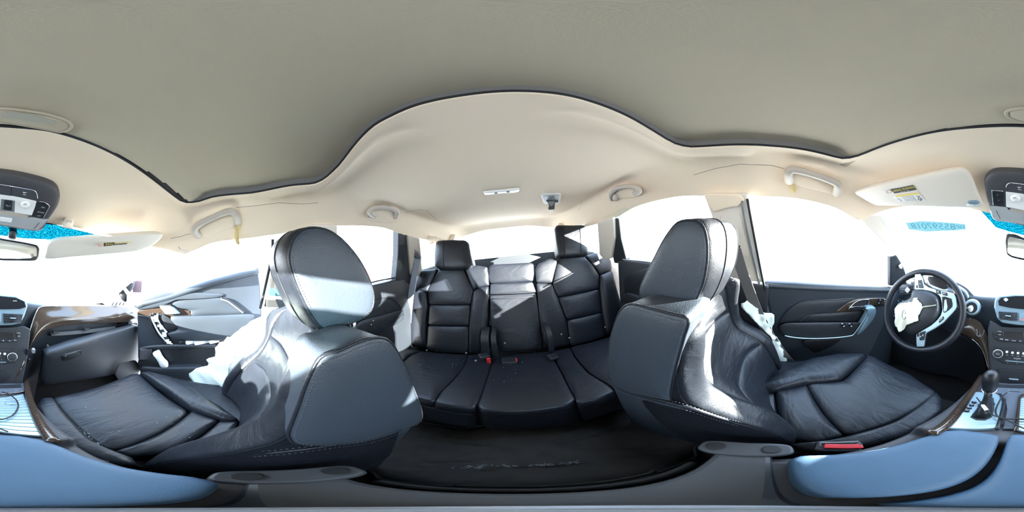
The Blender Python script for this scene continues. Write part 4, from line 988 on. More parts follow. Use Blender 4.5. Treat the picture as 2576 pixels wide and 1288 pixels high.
# passenger wood trim with rolled lower edge
tp = [(32,990,.61),(40,950,.64),(55,905,.68),(68,860,.72),(80,815,.75),(92,784,.77),(105,772,.78),(150,770,.775),(220,770,.77),(300,771,.765),(346,778,.76)]
lo = [(24,988,.60),(36,955,.62),(60,905,.655),(78,870,.69),(96,845,.715),(122,827,.73),(160,817,.735),(215,813,.735),(270,811,.735),(310,809,.735),(348,806,.735)]
T_ = np.array([at(p[0], p[1], y=p[2]) for p in tp]); L_ = np.array([at(p[0], p[1], y=p[2]) for p in lo])
mid = T_*.35+L_*.65 + V(0,-.018,.0); m2 = T_*.75+L_*.25 + V(0,-.006,0)
lo2 = L_ + V(0,.006,-.004); lo3 = L_ + V(0,.03,.004)
sheet('wood_trim', net([T_, m2, mid, L_, lo2, lo3], 60, 24), M_WOOD, db, th=.006, up=(0,-1,0))
tube('trim_edge', cat_open(T_, 60)[:42], .0022, M_CHROME, db, n=6)
# driver side wood trim
T2 = A([(2497,970),(2494,900),(2488,860),(2476,828),(2462,808),(2440,800),(2420,802)], y=.735); L2 = A([(2488,968),(2486,930),(2478,892),(2466,868),(2446,852),(2425,842),(2405,838)], y=.72)
T2[:2, 1] -= .06; L2[:2, 1] -= .06
T2 = np.array([at(p[0], p[1], y=q) for p, q in zip([(2497,970),(2494,900),(2488,860),(2476,828),(2462,808),(2440,800),(2420,802)], (.62,.67,.70,.72,.735,.74,.74))])
L2 = np.array([at(p[0], p[1], y=q) for p, q in zip([(2489,968),(2485,925),(2476,892),(2462,868),(2444,852),(2425,842),(2405,838)], (.60,.64,.67,.69,.705,.71,.71))])
sheet('wood_trim', net([T2, T2*.5+L2*.5+V(0,-.008,0), L2, L2+V(0,.02,-.006)], 40, 14), M_WOOD, db, th=.006, up=(0,-1,0))
tube('trim_edge', L2[1:5], .0015, M_CHROME, db, sub=20, n=6)
# knee panel and footwell faces under the wheel
sheet('knee_panel', net([A([(2245,800),(2330,812),(2410,842),(2470,880)], y=.76), A([(2240,860),(2330,880),(2410,890),(2480,930)], y=.76), A([(2235,900),(2330,935),(2410,950),(2485,985)], y=.78)], 24, 16), M_PLAST, db, th=.01, up=(0,-1,0))
tube('column_wire', A([(2350,879),(2372,876),(2388,866),(2394,856)], y=.66), .002, M_GREYPL, db, sub=16)
hk = A([(2456,828),(2458,835),(2457,842),(2462,846),(2470,845),(2474,838),(2476,831)], y=.70)
tube('trim_clip', hk, .0022, M_GREYPL, db, sub=24)
# glove box, hanging open
gb_ = [(116,888),(180,866),(260,842),(345,818),(352,824),(356,850),(352,900),(335,930),(240,950),(160,962),(104,968),(112,935),(118,905)]
gq = plane3(at(116,888,y=.64), at(350,820,y=.70), at(110,960,y=.66))
gp = A(gb_, pl=gq)
gd = pillow('glovebox_door', resample_closed(soften(gp, .12), 90), .014, M_PLAST2, db, depth=.045, N=90, smooth='n', pw=7)
gn = normal_to_cam(gp)
def GP(px, off): return A(px, pl=(gq[0]+gn*off, gq[1]))
lt = pillow('latch', GP([(154,898),(158,892),(196,881),(206,881),(209,886),(206,892),(170,906),(157,908)], .014), .006, M_PLAST, gd, depth=.004, smooth='s', n=gn)
prism('latch_recess', GP([(194,884),(206,882),(207,891),(196,894)], .019), .001, M_SEAM, gd, n=gn)
q = GP([(166,898)], .019)[0]; disc('lock', q, gn, .0085, .004, M_CHROME, gd, seg=20); box('keyhole', q+gn*.0045, (.002,.003,.008), M_SEAM, gd)
# opening above the door: dark cavity with grey striker bracket
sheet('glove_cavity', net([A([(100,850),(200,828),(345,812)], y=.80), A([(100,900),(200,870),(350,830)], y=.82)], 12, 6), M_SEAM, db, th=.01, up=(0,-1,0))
br = sheet('striker_bracket', net([A([(126,836),(190,832),(245,826),(290,820)], y=.765), A([(130,845),(190,841),(250,834),(292,826)], y=.755)], 20, 4), M_PLAST2, db, th=.008, up=(0,-1,0))
for p in ((140,836),(218,828)):
    box('striker', at(*p, y=.75), (.03,.014,.012), M_PLAST2, br, b=.003)
tube('damper_arm', A([(118,868),(126,880),(131,895)], y=.76), .006, M_GREYPL, db, sub=10)
# side of the centre tunnel beside the passenger footwell
sheet('tunnel_side', net([[at(70,880,x=.135), at(58,930,x=.135), at(50,980,x=.135)], [at(110,880,y=.78), at(96,950,y=.76), at(84,1010,y=.70)]], 12, 10), M_PLAST, db, th=.01, up=(1,-.3,0))
for p in ((84,882),(72,905),(64,925),(56,948)): box('trim_clip', at(*p, x=.15), (.012,.02,.02), M_GREYPL if p[1] < 890 else M_PLAST, db, b=.003)
# right end of the dash top: small defroster vent and loose lower cover
dv = pillow('side_vent', A([(278,770),(282,762),(300,758),(318,760),(322,768),(310,772)], y=.86), .006, M_WHITE, db, depth=.006, smooth='s')
for k in range(4): tube('vent_slat', A([(282+9*k,768),(286+9*k,760)], y=.848), .003, M_SEAM, dv, n=6)
cov = pillow('kick_cover', A([(288,940),(300,915),(340,905),(352,918),(354,930),(345,945),(315,955),(296,955)], y=.66), .004, M_RUBBER, db, depth=.006, smooth='s')
tube('loose_cord', A([(352,835),(360,842),(357,868),(346,890),(338,900)], y=.72), .0025, M_RUBBER, db, sub=20)
# instrument hood and cluster behind the wheel
ih = sheet('cluster_hood', net([[at(2300,735,y=.86),at(2330,712,y=.85),at(2380,703,y=.84),at(2425,720,y=.82),at(2450,745,y=.80),at(2472,772,y=.78)],
    [at(2300,735,y=1.0),at(2330,716,y=.99),at(2380,708,y=.98),at(2425,722,y=.96),at(2452,745,y=.94),at(2474,768,y=.92)]], 40, 8), M_DASH, db, th=.012, up=(0,0,1))
cf = A([(2312,745),(2335,722),(2380,712),(2420,728),(2436,750),(2432,775),(2400,790),(2340,790)], y=.90)
prism('cluster_face', cf, .02, M_SCREEN, db, n=(0,-1,.2))
for p, r0 in (((2350,745), .055), ((2402,752), .055)):
    q = at(*p, y=.885); tube('gauge_ring', [q + V(math.cos(a)*r0, 0, math.sin(a)*r0) for a in np.linspace(0, 2*PI, 32, endpoint=False)], .004, M_SILVER, db, closed=True)
tube('cluster_ring', A([(2410,722),(2428,735),(2436,752),(2434,768),(2426,778)], y=.80), .010, M_SILVER, db, sub=20)
# round end cap with the wiper stalk right of the wheel
q = at(2447, 777, y=.74)
disc('ignition_surround', at(2446,773,y=.76), (.1,-1,.3), .042, .012, M_SILVER, db, seg=30, r2=.036); disc('ignition_recess', at(2444,774,y=.745), (.1,-1,.3), .028, .004, M_SEAM, db, seg=24)
st = tube('wiper_stalk', A([(2405,775),(2425,777),(2440,778)], y=.68), [.006,.007,.008], M_PLAST, db)
pillow('stalk_tip', A([(2436,772),(2444,770),(2447,778),(2443,785),(2437,783)], y=.675), .01, M_WHITE, st, depth=.01, N=24)
for p in ((2426,803),(2424,810)): box('dash_switch', at(*p, y=.72), (.018,.01,.008), M_PLAST2, db, b=.002)
# air vent and switches left of the wheel
lv = prism('air_vent', A([(2268,722),(2302,716),(2302,742),(2290,746),(2258,742)], y=.80), .02, M_SEAM, db, n=(0,-1,0))
for k in range(4): tube('vent_slat', A([(2272-3*k,724+6*k),(2302,719+6*k)], y=.785), .0035, M_PLAST2, lv, n=6)
box('vent_tab', at(2283, 730, y=.78), (.03,.012,.03), M_WHITE, lv, R=_ry(.5), b=.004)
sp2 = prism('switch_panel', A([(2250,758),(2256,752),(2282,756),(2279,770),(2262,768),(2248,772)], y=.76), .015, M_PLAST2, db, n=(0,-1,.2), b=.003)
for p in ((2258,757),(2273,760),(2256,765)): box('button', at(*p, y=.75), (.022,.006,.012), M_BLUEPL, sp2, b=.002)
sp3 = prism('connector', A([(2241,776),(2253,776),(2256,800),(2246,802),(2241,790)], y=.745), .015, M_PLAST, db, n=(0,-1,0))
for k in range(9): disc('pin', at(2244+5*(k % 3), 780+7*(k//3), y=.735), (0,-1,0), .004, .006, M_WHITE, sp3, seg=10)

# ================================================================== STEERING WHEEL
sw = thing('steering_wheel', 'black leather steering wheel with silver spokes and a burst airbag', 'steering wheel', tuple(at(2317,782,r=.75)))
wn_ = unit(V(math.sin(math.radians(8))*math.cos(math.radians(20)), -math.cos(math.radians(8))*math.cos(math.radians(20)), math.sin(math.radians(20))))
wc = at(2317, 781, r=.75)
def WH(px, off=0): return A(px, pl=(wc + wn_*off, wn_))
def Z5(pts): return [(2200+x/5.367, 660+y/5.367) for x, y in pts]
a_ = unit(np.cross(wn_, V(0,0,1))); b_ = np.cross(a_, wn_); b_ = b_ if b_[2] > 0 else -b_
RW = .183
rim = tube('rim', [wc + (a_*math.cos(t) + b_*math.sin(t))*RW for t in np.linspace(0, 2*PI, 72, endpoint=False)], .0155, M_LEATH, sw, closed=True, n=14)
tube('rim_seam', [wc + (a_*math.cos(t) + b_*math.sin(t))*(RW-.0155) for t in np.linspace(0, 2*PI, 72, endpoint=False)], .0012, M_SEAM, rim, closed=True, n=6)
hubp = WH(Z5([(530,380),(600,372),(700,385),(800,420),(860,470),(885,560),(890,660),(860,740),(800,810),(700,880),(600,940),(520,980),(420,960),(340,940),(290,860),(290,700),(320,560),(420,520),(500,470)]), .012)
hub = pillow('airbag_cover', hubp, .03, M_PLAST2, sw, depth=.06, N=70, n=wn_, pw=4)
# spoke skeleton in black, silver trims on top
prism('spoke', WH(Z5([(540,150),(640,160),(680,270),(800,350),(1080,420),(1125,520),(1110,640),(960,800),(700,960),(660,1140),(560,1150),(540,960),(640,900),(840,760),(890,640),(870,470),(760,390),(600,365),(520,375)]), .004), .025, M_PLAST, sw, n=wn_, b=.004)
tr = prism('spoke_trim', WH(Z5([(545,160),(618,155),(640,205),(660,290),(720,335),(835,375),(1000,405),(1075,425),(1100,480),(1112,590),(1090,640),(1000,740),(930,815),(820,890),(700,955),(680,1000),(665,1130),(655,1142),(568,1142),(562,1100),(560,970),(640,920),(760,850),(840,780),(890,720),(915,640),(905,540),(890,470),(850,425),(760,390),(650,370),(540,368),(540,250)]), .016), .012, M_SILVER, sw, n=wn_, b=.003)
prism('spoke_opening', WH(Z5([(908,465),(950,460),(1040,490),(1055,560),(1050,600),(1010,640),(950,680),(930,675),(912,560)]), .0175), .002, M_SEAM, tr, n=wn_, b=.001)
prism('spoke_rib', WH(Z5([(945,505),(968,500),(985,600),(975,650),(940,675),(930,650)]), .020), .004, M_SILVER, tr, n=wn_, b=.002)
prism('spoke_opening', WH(Z5([(715,235),(725,190),(800,190),(880,220),(960,270),(990,320),(985,365),(930,370),(840,340),(745,295)]), .008), .002, M_SCREEN, sw, n=wn_)
tube('opening_rim', WH(Z5([(715,240),(745,300),(840,345),(930,375),(985,370)]), .012), .004, M_CHROME, sw, sub=24)
def wbtn(z5, s=None, split=True):
    P = WH(Z5(z5), .020); o = prism('button', P, .008, M_PLAST, tr, n=wn_, b=.0015); c = P.mean(0) + wn_*.002
    e0 = unit(P[1]-P[0]); e1 = unit(P[0]-P[-1])
    if s: txt('button_print', s, c, e0, e1, .0068 if len(s) > 3 else .009, M_PRINT, tr, off=.001)
    return o
wbtn([(582,240),(632,234),(662,345),(592,345)], '+ -'); wbtn([(558,308),(576,304),(578,342),(560,346)])
wbtn([(825,368),(888,378),(895,428),(832,415)], '▲'); wbtn([(908,395),(975,405),(985,452),(915,440)], 'SET')
wbtn([(866,778),(928,725),(934,765),(868,820)], 'MODE'); wbtn([(606,950),(686,924),(665,1050),(606,1055)], '▲ ▼'); wbtn([(570,962),(594,955),(592,1000),(572,1006)])
# burst cushion hanging out of the cover, and the split seam
bag = cloth('burst_airbag', WH(Z5([(520,485),(575,480),(572,510),(615,540),(635,590),(625,650),(580,720),(580,785),(500,820),(430,850),(390,900),(330,938),(310,890),(282,850),(285,800),(300,760),(285,680),(290,620),(340,560),(430,545),(505,530)]), .050), .009, M_AIRBAG2, sw, f=95, rag=.0025, rings=22, N=90)
prism('split_seam', WH(Z5([(620,598),(700,585),(780,578),(830,568),(832,582),(760,595),(690,605),(625,615)]), .045), .003, mat('seam_tape', (.42,.42,.30), .8), sw, n=wn_, b=.001)
tube('split_seam', WH(Z5([(830,500),(850,530),(855,600),(848,665)]), .043), .002, M_GREYPL, sw, sub=12)
tube('emblem', WH(Z5([(372,720),(380,670),(398,645),(416,670),(422,720),(415,755),(396,768),(378,755)]), .066), .0014, M_DKGREY, bag, sub=40, closed=True)
tube('emblem', WH(Z5([(384,740),(396,668),(412,738)]), .066), .0014, M_DKGREY, bag)
tube('steering_column', [wc - wn_*.02, wc - wn_*.20], .055, M_PLAST, sw, n=20)
# ================================================================== DOORS
def door(i, label, loc): return thing('door_%d' % i, label, 'car door', loc, kind='structure')
# driver door (closed)
d1 = door(1, 'closed driver door with wood handle inset and armrest switches', (-.72, .78, .2))
dq = ((-.725,.0,.70), unit(V(1,-.045,-.10)))
def DL(px, off=0): return A(px, pl=(V(*dq[0]) + dq[1]*off, dq[1]))
prism('door_panel', [*DL([(1921,708),(2000,712),(2100,718),(2180,721),(2262,723)]), *A([(2262,900)], pl=dq), V(-.66,.45,.10), V(-.66,-.02,.10), *DL([(1958,900)])], .05, M_DASH, d1, n=dq[1], b=.012)
# belt line swell
tube('belt_roll', [p - V(.012,0,.012) for p in DL([(1922,712),(2000,717),(2100,722),(2180,725),(2258,727)])], .016, M_DASH, d1, sub=20, n=12)
def Zd(pts): return [(1960+x/6.44, 700+y/6.44) for x, y in pts]
pillow('door_insert', DL(Zd([(20,740),(60,640),(150,530),(300,420),(450,370),(700,350),(1210,322),(1190,360),(1080,430),(980,500),(910,555),(800,565),(560,590),(450,610),(390,650),(345,712),(200,715)]), .004), .010, M_PLAST2, d1, depth=.01, N=80, n=dq[1])
tube('insert_piping', DL(Zd([(15,735),(60,640),(150,530),(300,425),(450,382),(700,358),(1000,338),(1210,326)]), .010), .0028, M_DASH, d1, sub=30)
pillow('door_insert', DL(Zd([(350,712),(400,645),(480,605),(600,585),(910,566),(1150,545),(1340,535),(1400,545),(1390,640),(1290,720),(1000,716),(600,712)]), .006), .008, M_PLAST, d1, depth=.01, N=80, n=dq[1])
tube('insert_piping', DL(Zd([(345,712),(400,645),(470,608),(600,588),(910,568),(1340,536)]), .012), .0028, M_DASH, d1, sub=30)
arm = pillow('armrest', DL(Zd([(10,790),(60,745),(200,722),(600,716),(970,714),(1200,716),(1330,720),(1300,790),(1250,850),(1190,920),(1100,945),(800,970),(500,975),(200,950),(60,910)]), .045), .012, M_PLAST2, d1, depth=.06, N=80, n=unit(V(.8,0,.5)))
tube('armrest_trim', DL(Zd([(90,930),(250,960),(500,976),(800,970),(1080,945),(1180,925),(1230,880),(1330,740),(1420,600),(1440,520),(1410,490)]), .056), .0035, M_SILVER, d1, sub=40)
pillow('pull_handle', DL(Zd([(1420,490),(1450,468),(1545,465),(1562,500),(1560,560),(1500,680),(1400,800),(1300,900),(1250,900),(1320,760),(1400,620),(1430,550)]), .05), .016, M_BLUEPL, d1, depth=.03, N=60, n=dq[1])
wd = pillow('wood_inset', DL(Zd([(912,552),(1000,470),(1120,385),(1260,335),(1450,318),(1700,316),(1735,330),(1735,400),(1720,430),(1560,430),(1450,455),(1360,515),(1100,538)]), .008), .008, M_WOOD, d1, depth=.01, N=80, n=dq[1])
rc_ = prism('handle_recess', DL(Zd([(1125,515),(1180,440),(1250,385),(1330,355),(1440,348),(1455,380),(1430,440),(1350,512),(1150,518)]), .0165), .002, M_SEAM, wd, n=dq[1])
tube('recess_rim', DL(Zd([(1115,515),(1180,435),(1250,380),(1330,350),(1445,345),(1458,380),(1432,445),(1350,516)]), .018), .0018, M_CHROME, wd, sub=30)
prism('door_handle', DL(Zd([(1145,470),(1400,445),(1402,460),(1350,480),(1140,492)]), .026), .01, M_CHROME, wd, n=dq[1], b=.002)
sw_ = prism('lock_switch', DL(Zd([(1610,330),(1665,328),(1655,420),(1595,420)]), .018), .005, M_PLAST, wd, n=dq[1], b=.0015)
for z5 in ((1637,352),(1617,402)): box('switch_mark', DL(Zd([z5]), .0195)[0], (.002,.005,.005), M_PRINT, wd)
for y_ in (342, 380, 415): tube('memory_switch', DL(Zd([(1700,y_),(1740,y_+8)]), .018), .003, M_SILVER, wd)
for x_, y_ in ((1045,755),(1165,755)):
    b0 = prism('window_switch', DL(Zd([(x_-40,y_-25),(x_+30,y_-30),(x_+45,y_+30),(x_-10,y_+38)]), .062), .006, M_PLAST, d1, n=unit(V(.8,0,.5)), b=.0015)
    for dx, dy in ((-25,-18),(5,22)): box('switch_mark', DL(Zd([(x_+dx,y_+dy)]), .065)[0], (.003,.008,.003), M_PRINT, b0)
tube('grille_line', DL(Zd([(1340,905),(1440,870),(1530,760),(1600,660)]), .012), .0022, M_DASH, d1, sub=16)
tube('pocket_edge', DL(Zd([(1640,950),(1600,1060),(1540,1170),(1430,1200)]), .02), .003, M_PLAST2, d1, sub=16)
pillow('pocket', DL(Zd([(430,1010),(1300,945),(1600,945),(1560,1080),(1490,1180),(1200,1230),(650,1230),(500,1140)]), .01), .006, M_PLAST, d1, depth=.01, N=60, n=dq[1])
for z5 in ((1470,1130),(1503,1158)): box('catch', DL(Zd([z5]), .02)[0], (.004,.01,.004), M_PRINT, d1)
# mirror sail
prism('mirror_sail', A([(2240,645),(2256,642),(2272,668),(2280,690),(2282,716),(2240,720)], pl=((-.672,.7,.8),unit(V(1,-.2,-.3)))), .03, M_PLAST2, d1, n=(1,0,0), b=.006)
prism('sail_clip', A([(2262,668),(2270,662),(2270,676),(2264,675)], pl=((-.655,.7,.8),unit(V(1,-.2,-.3)))), .006, M_WHITE, d1, n=(1,0,0))
prism('outer_skin', [(-.80,1.0,-.1),(-.80,-.1,-.1),(-.80,-.1,.74),(-.80,1.0,.68)], .02, M_PALE, d1, n=(1,0,0))
# rear doors
d2 = door(2, 'closed rear door on the driver side in deep shade', (-.70, -.2, .2))
prism('door_panel', [(-.705,-.20,.785),(-.70,-.50,.815),(-.695,-.83,.822),(-.69,-.88,.80),(-.67,-.86,.12),(-.67,-.22,.12)], .06, M_PLAST2, d2, n=(1,0,0), b=.012)
pillow('door_insert', A([(1572,700),(1590,685),(1640,680),(1640,760),(1575,760),(1568,730)], x=-.69), .008, M_PLAST, d2, depth=.01, n=(1,0,0))
pillow('armrest', [(-.66,-.30,.60),(-.66,-.70,.62),(-.66,-.80,.58),(-.66,-.78,.54),(-.66,-.30,.52)], .02, M_PLAST, d2, depth=.04, n=(1,0,.3))
tube('window_bead', LS([(1566,652),(1573,654),(1600,656),(1640,660)], .01), .004, M_GREYPL, d2, sub=10)
prism('outer_skin', [(-.80,-.1,-.1),(-.80,-1.0,-.1),(-.78,-1.0,.82),(-.80,-.1,.76)], .02, M_PALE, d2, n=(1,0,0))
d3 = door(3, 'closed rear door on the passenger side with a half sunlit armrest', (.70, -.2, .2))
d3q = ((.70,-.6,.70), unit(V(-1,0,-.04)))
def DR(px, off=0): return A(px, pl=(V(*d3q[0]) + d3q[1]*off, d3q[1]))
prism('door_panel', [*DR([(860,735),(935,717),(998,702),(1016,702),(1036,715),(1034,735)]), V(.69,-.90,.3), V(.68,-.86,.1), V(.68,-.22,.1)], .06, M_PLAST2, d3, n=(-1,0,0), b=.012)
def Zr(pts): return [(880+x/4.954, 640+y/4.954) for x, y in pts]
pillow('door_insert', DR(Zr([(240,590),(320,560),(430,545),(520,555),(590,600),(630,650),(658,700),(600,712),(470,738),(430,700),(380,688),(300,700),(200,730)]), .002), .008, M_PLAST2, d3, depth=.01, N=60, n=d3q[1])
tube('insert_piping', DR(Zr([(240,590),(320,560),(430,545),(520,555),(590,600),(630,650),(662,702)]), .008), .003, M_PLAST, d3, sub=24)
tube('insert_piping', DR(Zr([(260,715),(320,695),(400,688),(440,702),(478,735)]), .01), .003, M_PLAST, d3, sub=20)
pillow('armrest', DR(Zr([(90,880),(200,810),(380,765),(480,735),(600,705),(660,702),(672,725),(668,800),(620,845),(500,920),(390,985),(250,1010),(100,1010)]), .04), .015, M_PLAST2, d3, depth=.06, N=70, n=unit(V(-.9,0,.4)))
tube('armrest_seam', DR(Zr([(400,910),(500,860),(600,800),(668,745)]), .058), .002, M_PLAST, d3, sub=16)
tube('window_bead', DR(Zr([(200,370),(270,350),(400,320),(560,292)]), .0), .005, M_RUBBER, d3, sub=10)
for z5 in ((293,826),(268,874)): box('switch_mark', DR(Zr([z5]), .058)[0], (.003,.006,.003), M_PRINT, d3)
prism('outer_skin', [(.80,-.1,-.1),(.80,-1.0,-.1),(.78,-1.0,.82),(.80,-.1,.78)], .02, M_PALE, d3, n=(-1,0,0))
tube('loose_thread', DR(Zr([(640,310),(700,370),(770,395),(760,420)]), .015), .001, M_GREYPL, d3, sub=14)

# front passenger door, swung open and stripped of its armrest
d4 = door(4, 'open front passenger door, sunlit, with its armrest torn away', (.76, .69, .1))
oq = plane3((.75,.68,.5), (1.07,-.06,.5), (.75,.68,.9))
on = oq[1] if np.dot(oq[1], CO-oq[0]) > 0 else -oq[1]
def DO(px, off=0): return A(px, pl=(oq[0] + on*off, oq[1]))
prism('door_panel', DO([(344,764),(430,742),(515,711),(580,692),(650,673),(656,720),(660,800),(655,880),(620,930),(520,950),(420,950),(352,945),(346,900),(345,830)]), .09, M_DASH, d4, n=on, b=.012)
tube('belt_roll', DO([(345,768),(430,747),(515,717),(580,699),(648,681)], .0), .022, M_DASH, d4, sub=20, n=12)
def Z8(pts): return [(280+x/4.292, 680+y/4.292) for x, y in pts]
prism('wood_inset', DO(Z8([(285,440),(440,418),(520,410),(640,395),(850,440),(860,490),(740,500),(620,510),(540,460),(440,470),(420,505),(285,470)]), .012), .012, M_WOOD, d4, n=on, b=.003)
pillow('belt_trim', DO(Z8([(240,350),(440,270),(700,235),(1180,250),(1175,290),(900,305),(660,330),(500,400),(300,420)]), .006), .012, M_DASH, d4, depth=.012, N=60, n=on)
pillow('door_insert', DO(Z8([(660,335),(900,308),(1180,295),(1250,320),(1350,390),(1440,455),(1380,470),(1100,480),(860,490),(850,430),(700,400)]), .006), .012, M_DASH, d4, depth=.012, N=60, n=on)
tube('insert_piping', DO(Z8([(1180,298),(1260,320),(1350,385),(1440,458)]), .016), .006, M_PLAST, d4, sub=20)
tube('insert_piping', DO(Z8([(1180,312),(1255,335),(1340,396),(1425,462)]), .018), .004, M_SILVER, d4, sub=20)
pillow('door_handle', DO(Z8([(520,388),(560,385),(660,395),(730,455),(735,470),(600,475),(560,440)]), .028), .012, M_BLUEPL, d4, depth=.02, N=40, n=on)
prism('handle_recess', DO(Z8([(525,372),(640,372),(660,392),(540,390)]), .02), .006, M_SEAM, d4, n=on)
# exposed armrest carrier: dark cavity, white ribs and clips
prism('armrest_cavity', DO(Z8([(435,480),(520,450),(640,510),(730,640),(600,650),(640,770),(1180,770),(1180,790),(680,800),(560,770),(480,660)]), .008), .004, M_SEAM, d4, n=on)
pillow('armrest_core', DO(Z8([(640,510),(900,495),(1300,480),(1540,480),(1500,570),(1400,680),(1300,750),(1100,760),(740,750),(600,690),(720,635)]), .03), .014, M_DASH, d4, depth=.05, N=70, n=on)
pillow('pull_cup', DO(Z8([(525,490),(560,475),(640,520),(690,580),(725,630),(600,640),(560,560)]), .022), .006, M_PLAST, d4, depth=.02, N=40, n=on)
for k in range(12):
    f = k/11; p = (440+170*f**.8+10*(k % 2), 480+300*f)
    box('clip', DO(Z8([p]), .02)[0], (.03,.022,.016), M_WHITE if k % 3 else M_PLAST, d4, R=_rz(.75)@_ry(rng.uniform(-.5,.5)), b=.002)
tube('carrier_rib', DO(Z8([(450,470),(440,520),(470,590),(520,680),(600,770),(660,800)]), .024), .006, M_WHITE, d4, sub=24)
tube('carrier_rib', DO(Z8([(500,470),(500,530),(540,600),(600,670)]), .03), .005, M_WHITE, d4, sub=20)
for p, w in (((770,770), .05), ((860,775), .06), ((980,775), .09), ((1110,765), .06)): box('clip', DO(Z8([p]), .022)[0], (w,.02,.022), M_WHITE if w > .055 else M_PLAST, d4, R=_rz(-.75), b=.003)
tube('pocket_rim', DO(Z8([(300,850),(450,825),(700,815),(1000,815),(1120,812)]), .03), .012, M_PLAST2, d4, sub=24, n=10)
prism('pocket_back', DO(Z8([(305,850),(1120,820),(1100,1040),(380,1045),(330,980)]), .006), .004, M_PLAST, d4, n=on)
pillow('pocket_wall', DO(Z8([(330,1045),(500,1050),(900,1045),(1000,1080),(1000,1200),(600,1200),(330,1100)]), .05), .012, M_PLAST2, d4, depth=.06, N=50, n=on)
tube('edge_trim', DO(Z8([(290,490),(410,510),(440,600),(500,720),(600,800)]), .014), .006, M_PLAST2, d4, sub=24)
disc('door_speaker', DO(Z8([(430,1010)]), .02)[0], on, .075, .01, M_RUBBER, d4, seg=28, bump=.01)
box('module_box', DO(Z8([(370,900)]), .03)[0], (.07,.03,.08), M_DKGREY, d4, R=_rz(-.75), b=.004)
# broken mirror base with white bracket on the door corner
mb = pillow('mirror_base', A([(302,708),(312,700),(328,702),(340,706),(336,725),(322,745),(318,760),(304,752),(298,730)], r=1.12), .04, M_PLAST, d4, depth=.05, N=40)
tube('bracket', A([(306,718),(320,735),(336,750)], r=1.06), .012, M_WHITE, mb, sub=10)
prism('mirror_plate', A([(332,712),(352,700),(358,704),(356,736),(334,736)], r=1.16), .03, mat('mauve_plastic', (.16,.10,.11), .5), d4, b=.004)
for p in ((322,708),(330,710),(318,714)): box('fragment', at(*p, r=1.08), (.025,.02,.012), M_GREYPL, mb, b=.003)
# white cloth piece in its pocket
bt = thing('paper_roll', 'white crumpled paper roll standing in the open door pocket', 'paper', DO(Z8([(560,1045)]), .03)[0])
P = DO(Z8([(445,895),(480,875),(512,868),(545,930),(575,970),(605,1000),(608,1045),(540,1048),(510,990),(470,930)]), .04)
pillow('sheet', P, .02, M_WHITE, bt, depth=.02, N=36, n=on)

# ================================================================== OVERHEAD
oc = thing('overhead_console', 'dark overhead console with map lights and sunroof switch above the windshield', 'overhead console', (0,.46,1.14))
oq_ = plane3((-.1,.385,1.182), (.1,.385,1.182), (0,.56,1.090)); o_n = oq_[1] if oq_[1][2] < 0 else -oq_[1]
def OC(px, off=0): return A(px, pl=(oq_[0]+o_n*off, oq_[1]))
def Za(pts): return [(x/6.44, 420+y/6.44) for x, y in pts]
def Zb(pts): return [(2440+x/6.44, 420+y/6.44) for x, y in pts]
pillow('housing', OC(Zb([(225,230),(250,170),(320,100),(420,68),(560,62),(876,80)]) + Za([(0,85),(250,120),(500,175),(720,235),(870,300),(950,380),(972,480),(950,600),(880,720),(790,845),(700,990),(620,1030),(500,1020),(250,985),(0,940)]) + Zb([(800,925),(640,890),(400,850),(330,720),(260,450)]), .006), .012, M_DKGREY, oc, depth=.03, N=100, n=o_n, pw=7)
def ocp(name, pts, off, m, parent=oc, th=.004, b=.0015): return prism(name, OC(pts, off), th, m, parent, n=o_n, b=b)
sg = ocp('sunglass_door', Zb([(330,640),(395,640),(580,655),(640,690),(876,740)]) + Za([(0,735),(250,775),(420,810),(540,820),(700,850),(780,850),(690,960),(610,1025),(400,1005),(0,935)]) + Zb([(700,905),(500,870),(410,845),(360,760)]), .019, mat('pale_grey_plastic', (.40,.415,.43), .4), b=.003)
ocp('light_panel', Zb([(580,405),(700,410),(876,440)]) + Za([(0,445),(200,470),(400,510),(590,560),(570,640),(540,720),(515,785),(400,770),(200,735),(0,710)]) + Zb([(860,700),(700,670),(585,650)]), .020, M_LENS)
ocp('lens', Zb([(590,330),(600,290),(640,262),(700,262),(876,285)]) + Za([(0,285),(180,310),(180,470),(0,445)]) + Zb([(860,435),(590,400)]), .020, M_DKGREY)
ocp('lens', Za([(186,312),(400,350),(540,380),(590,420),(608,500),(590,555),(400,512),(186,472)]), .020, M_DKGREY)
tube('chrome_line', OC(Zb([(586,330),(600,290),(640,262),(700,260),(876,284)]) + Za([(0,285),(180,310)]), .021), .0014, M_CHROME, oc, sub=30)
tube('chrome_line', OC(Za([(188,313),(400,350),(540,378),(590,420),(610,510)]), .021), .0014, M_CHROME, oc, sub=24)
# lamp symbols
def sym(c, r, s):
    P = [c + r*.006*s, c - r*.006*s, c - r*.003*s + V(0,.004,-.002)]
    o = prism('lamp_symbol', P, .0008, M_PRINT, oc, n=o_n)
    for k in (-1, 0, 1): tube('lamp_symbol', [c + V(.002*k, .006, -.003), c + V(.004*k, .010, -.005)], .0006, M_PRINT, oc, n=4)
for px in (Za([(405,410)])[0], Zb([(805,325)])[0]): sym(OC([px], .0205)[0], V(1,0,0), 1)
sp_b = ocp('switch_bezel', Za([(15,520),(245,550),(235,735),(0,710)]), .021, M_GREYPL)
sb = ocp('sunroof_switch', Za([(68,540),(205,555),(190,715),(50,695)]), .025, M_PLAST, b=.002)
ru = OC(Za([(250,650)]))[0] - OC(Za([(20,615)]))[0]; uu = OC(Za([(130,560)]))[0] - OC(Za([(110,700)]))[0]
txt('switch_print', 'TILT', OC(Za([(130,630)]), .0255)[0], ru, uu, .008, M_PRINT, sb)
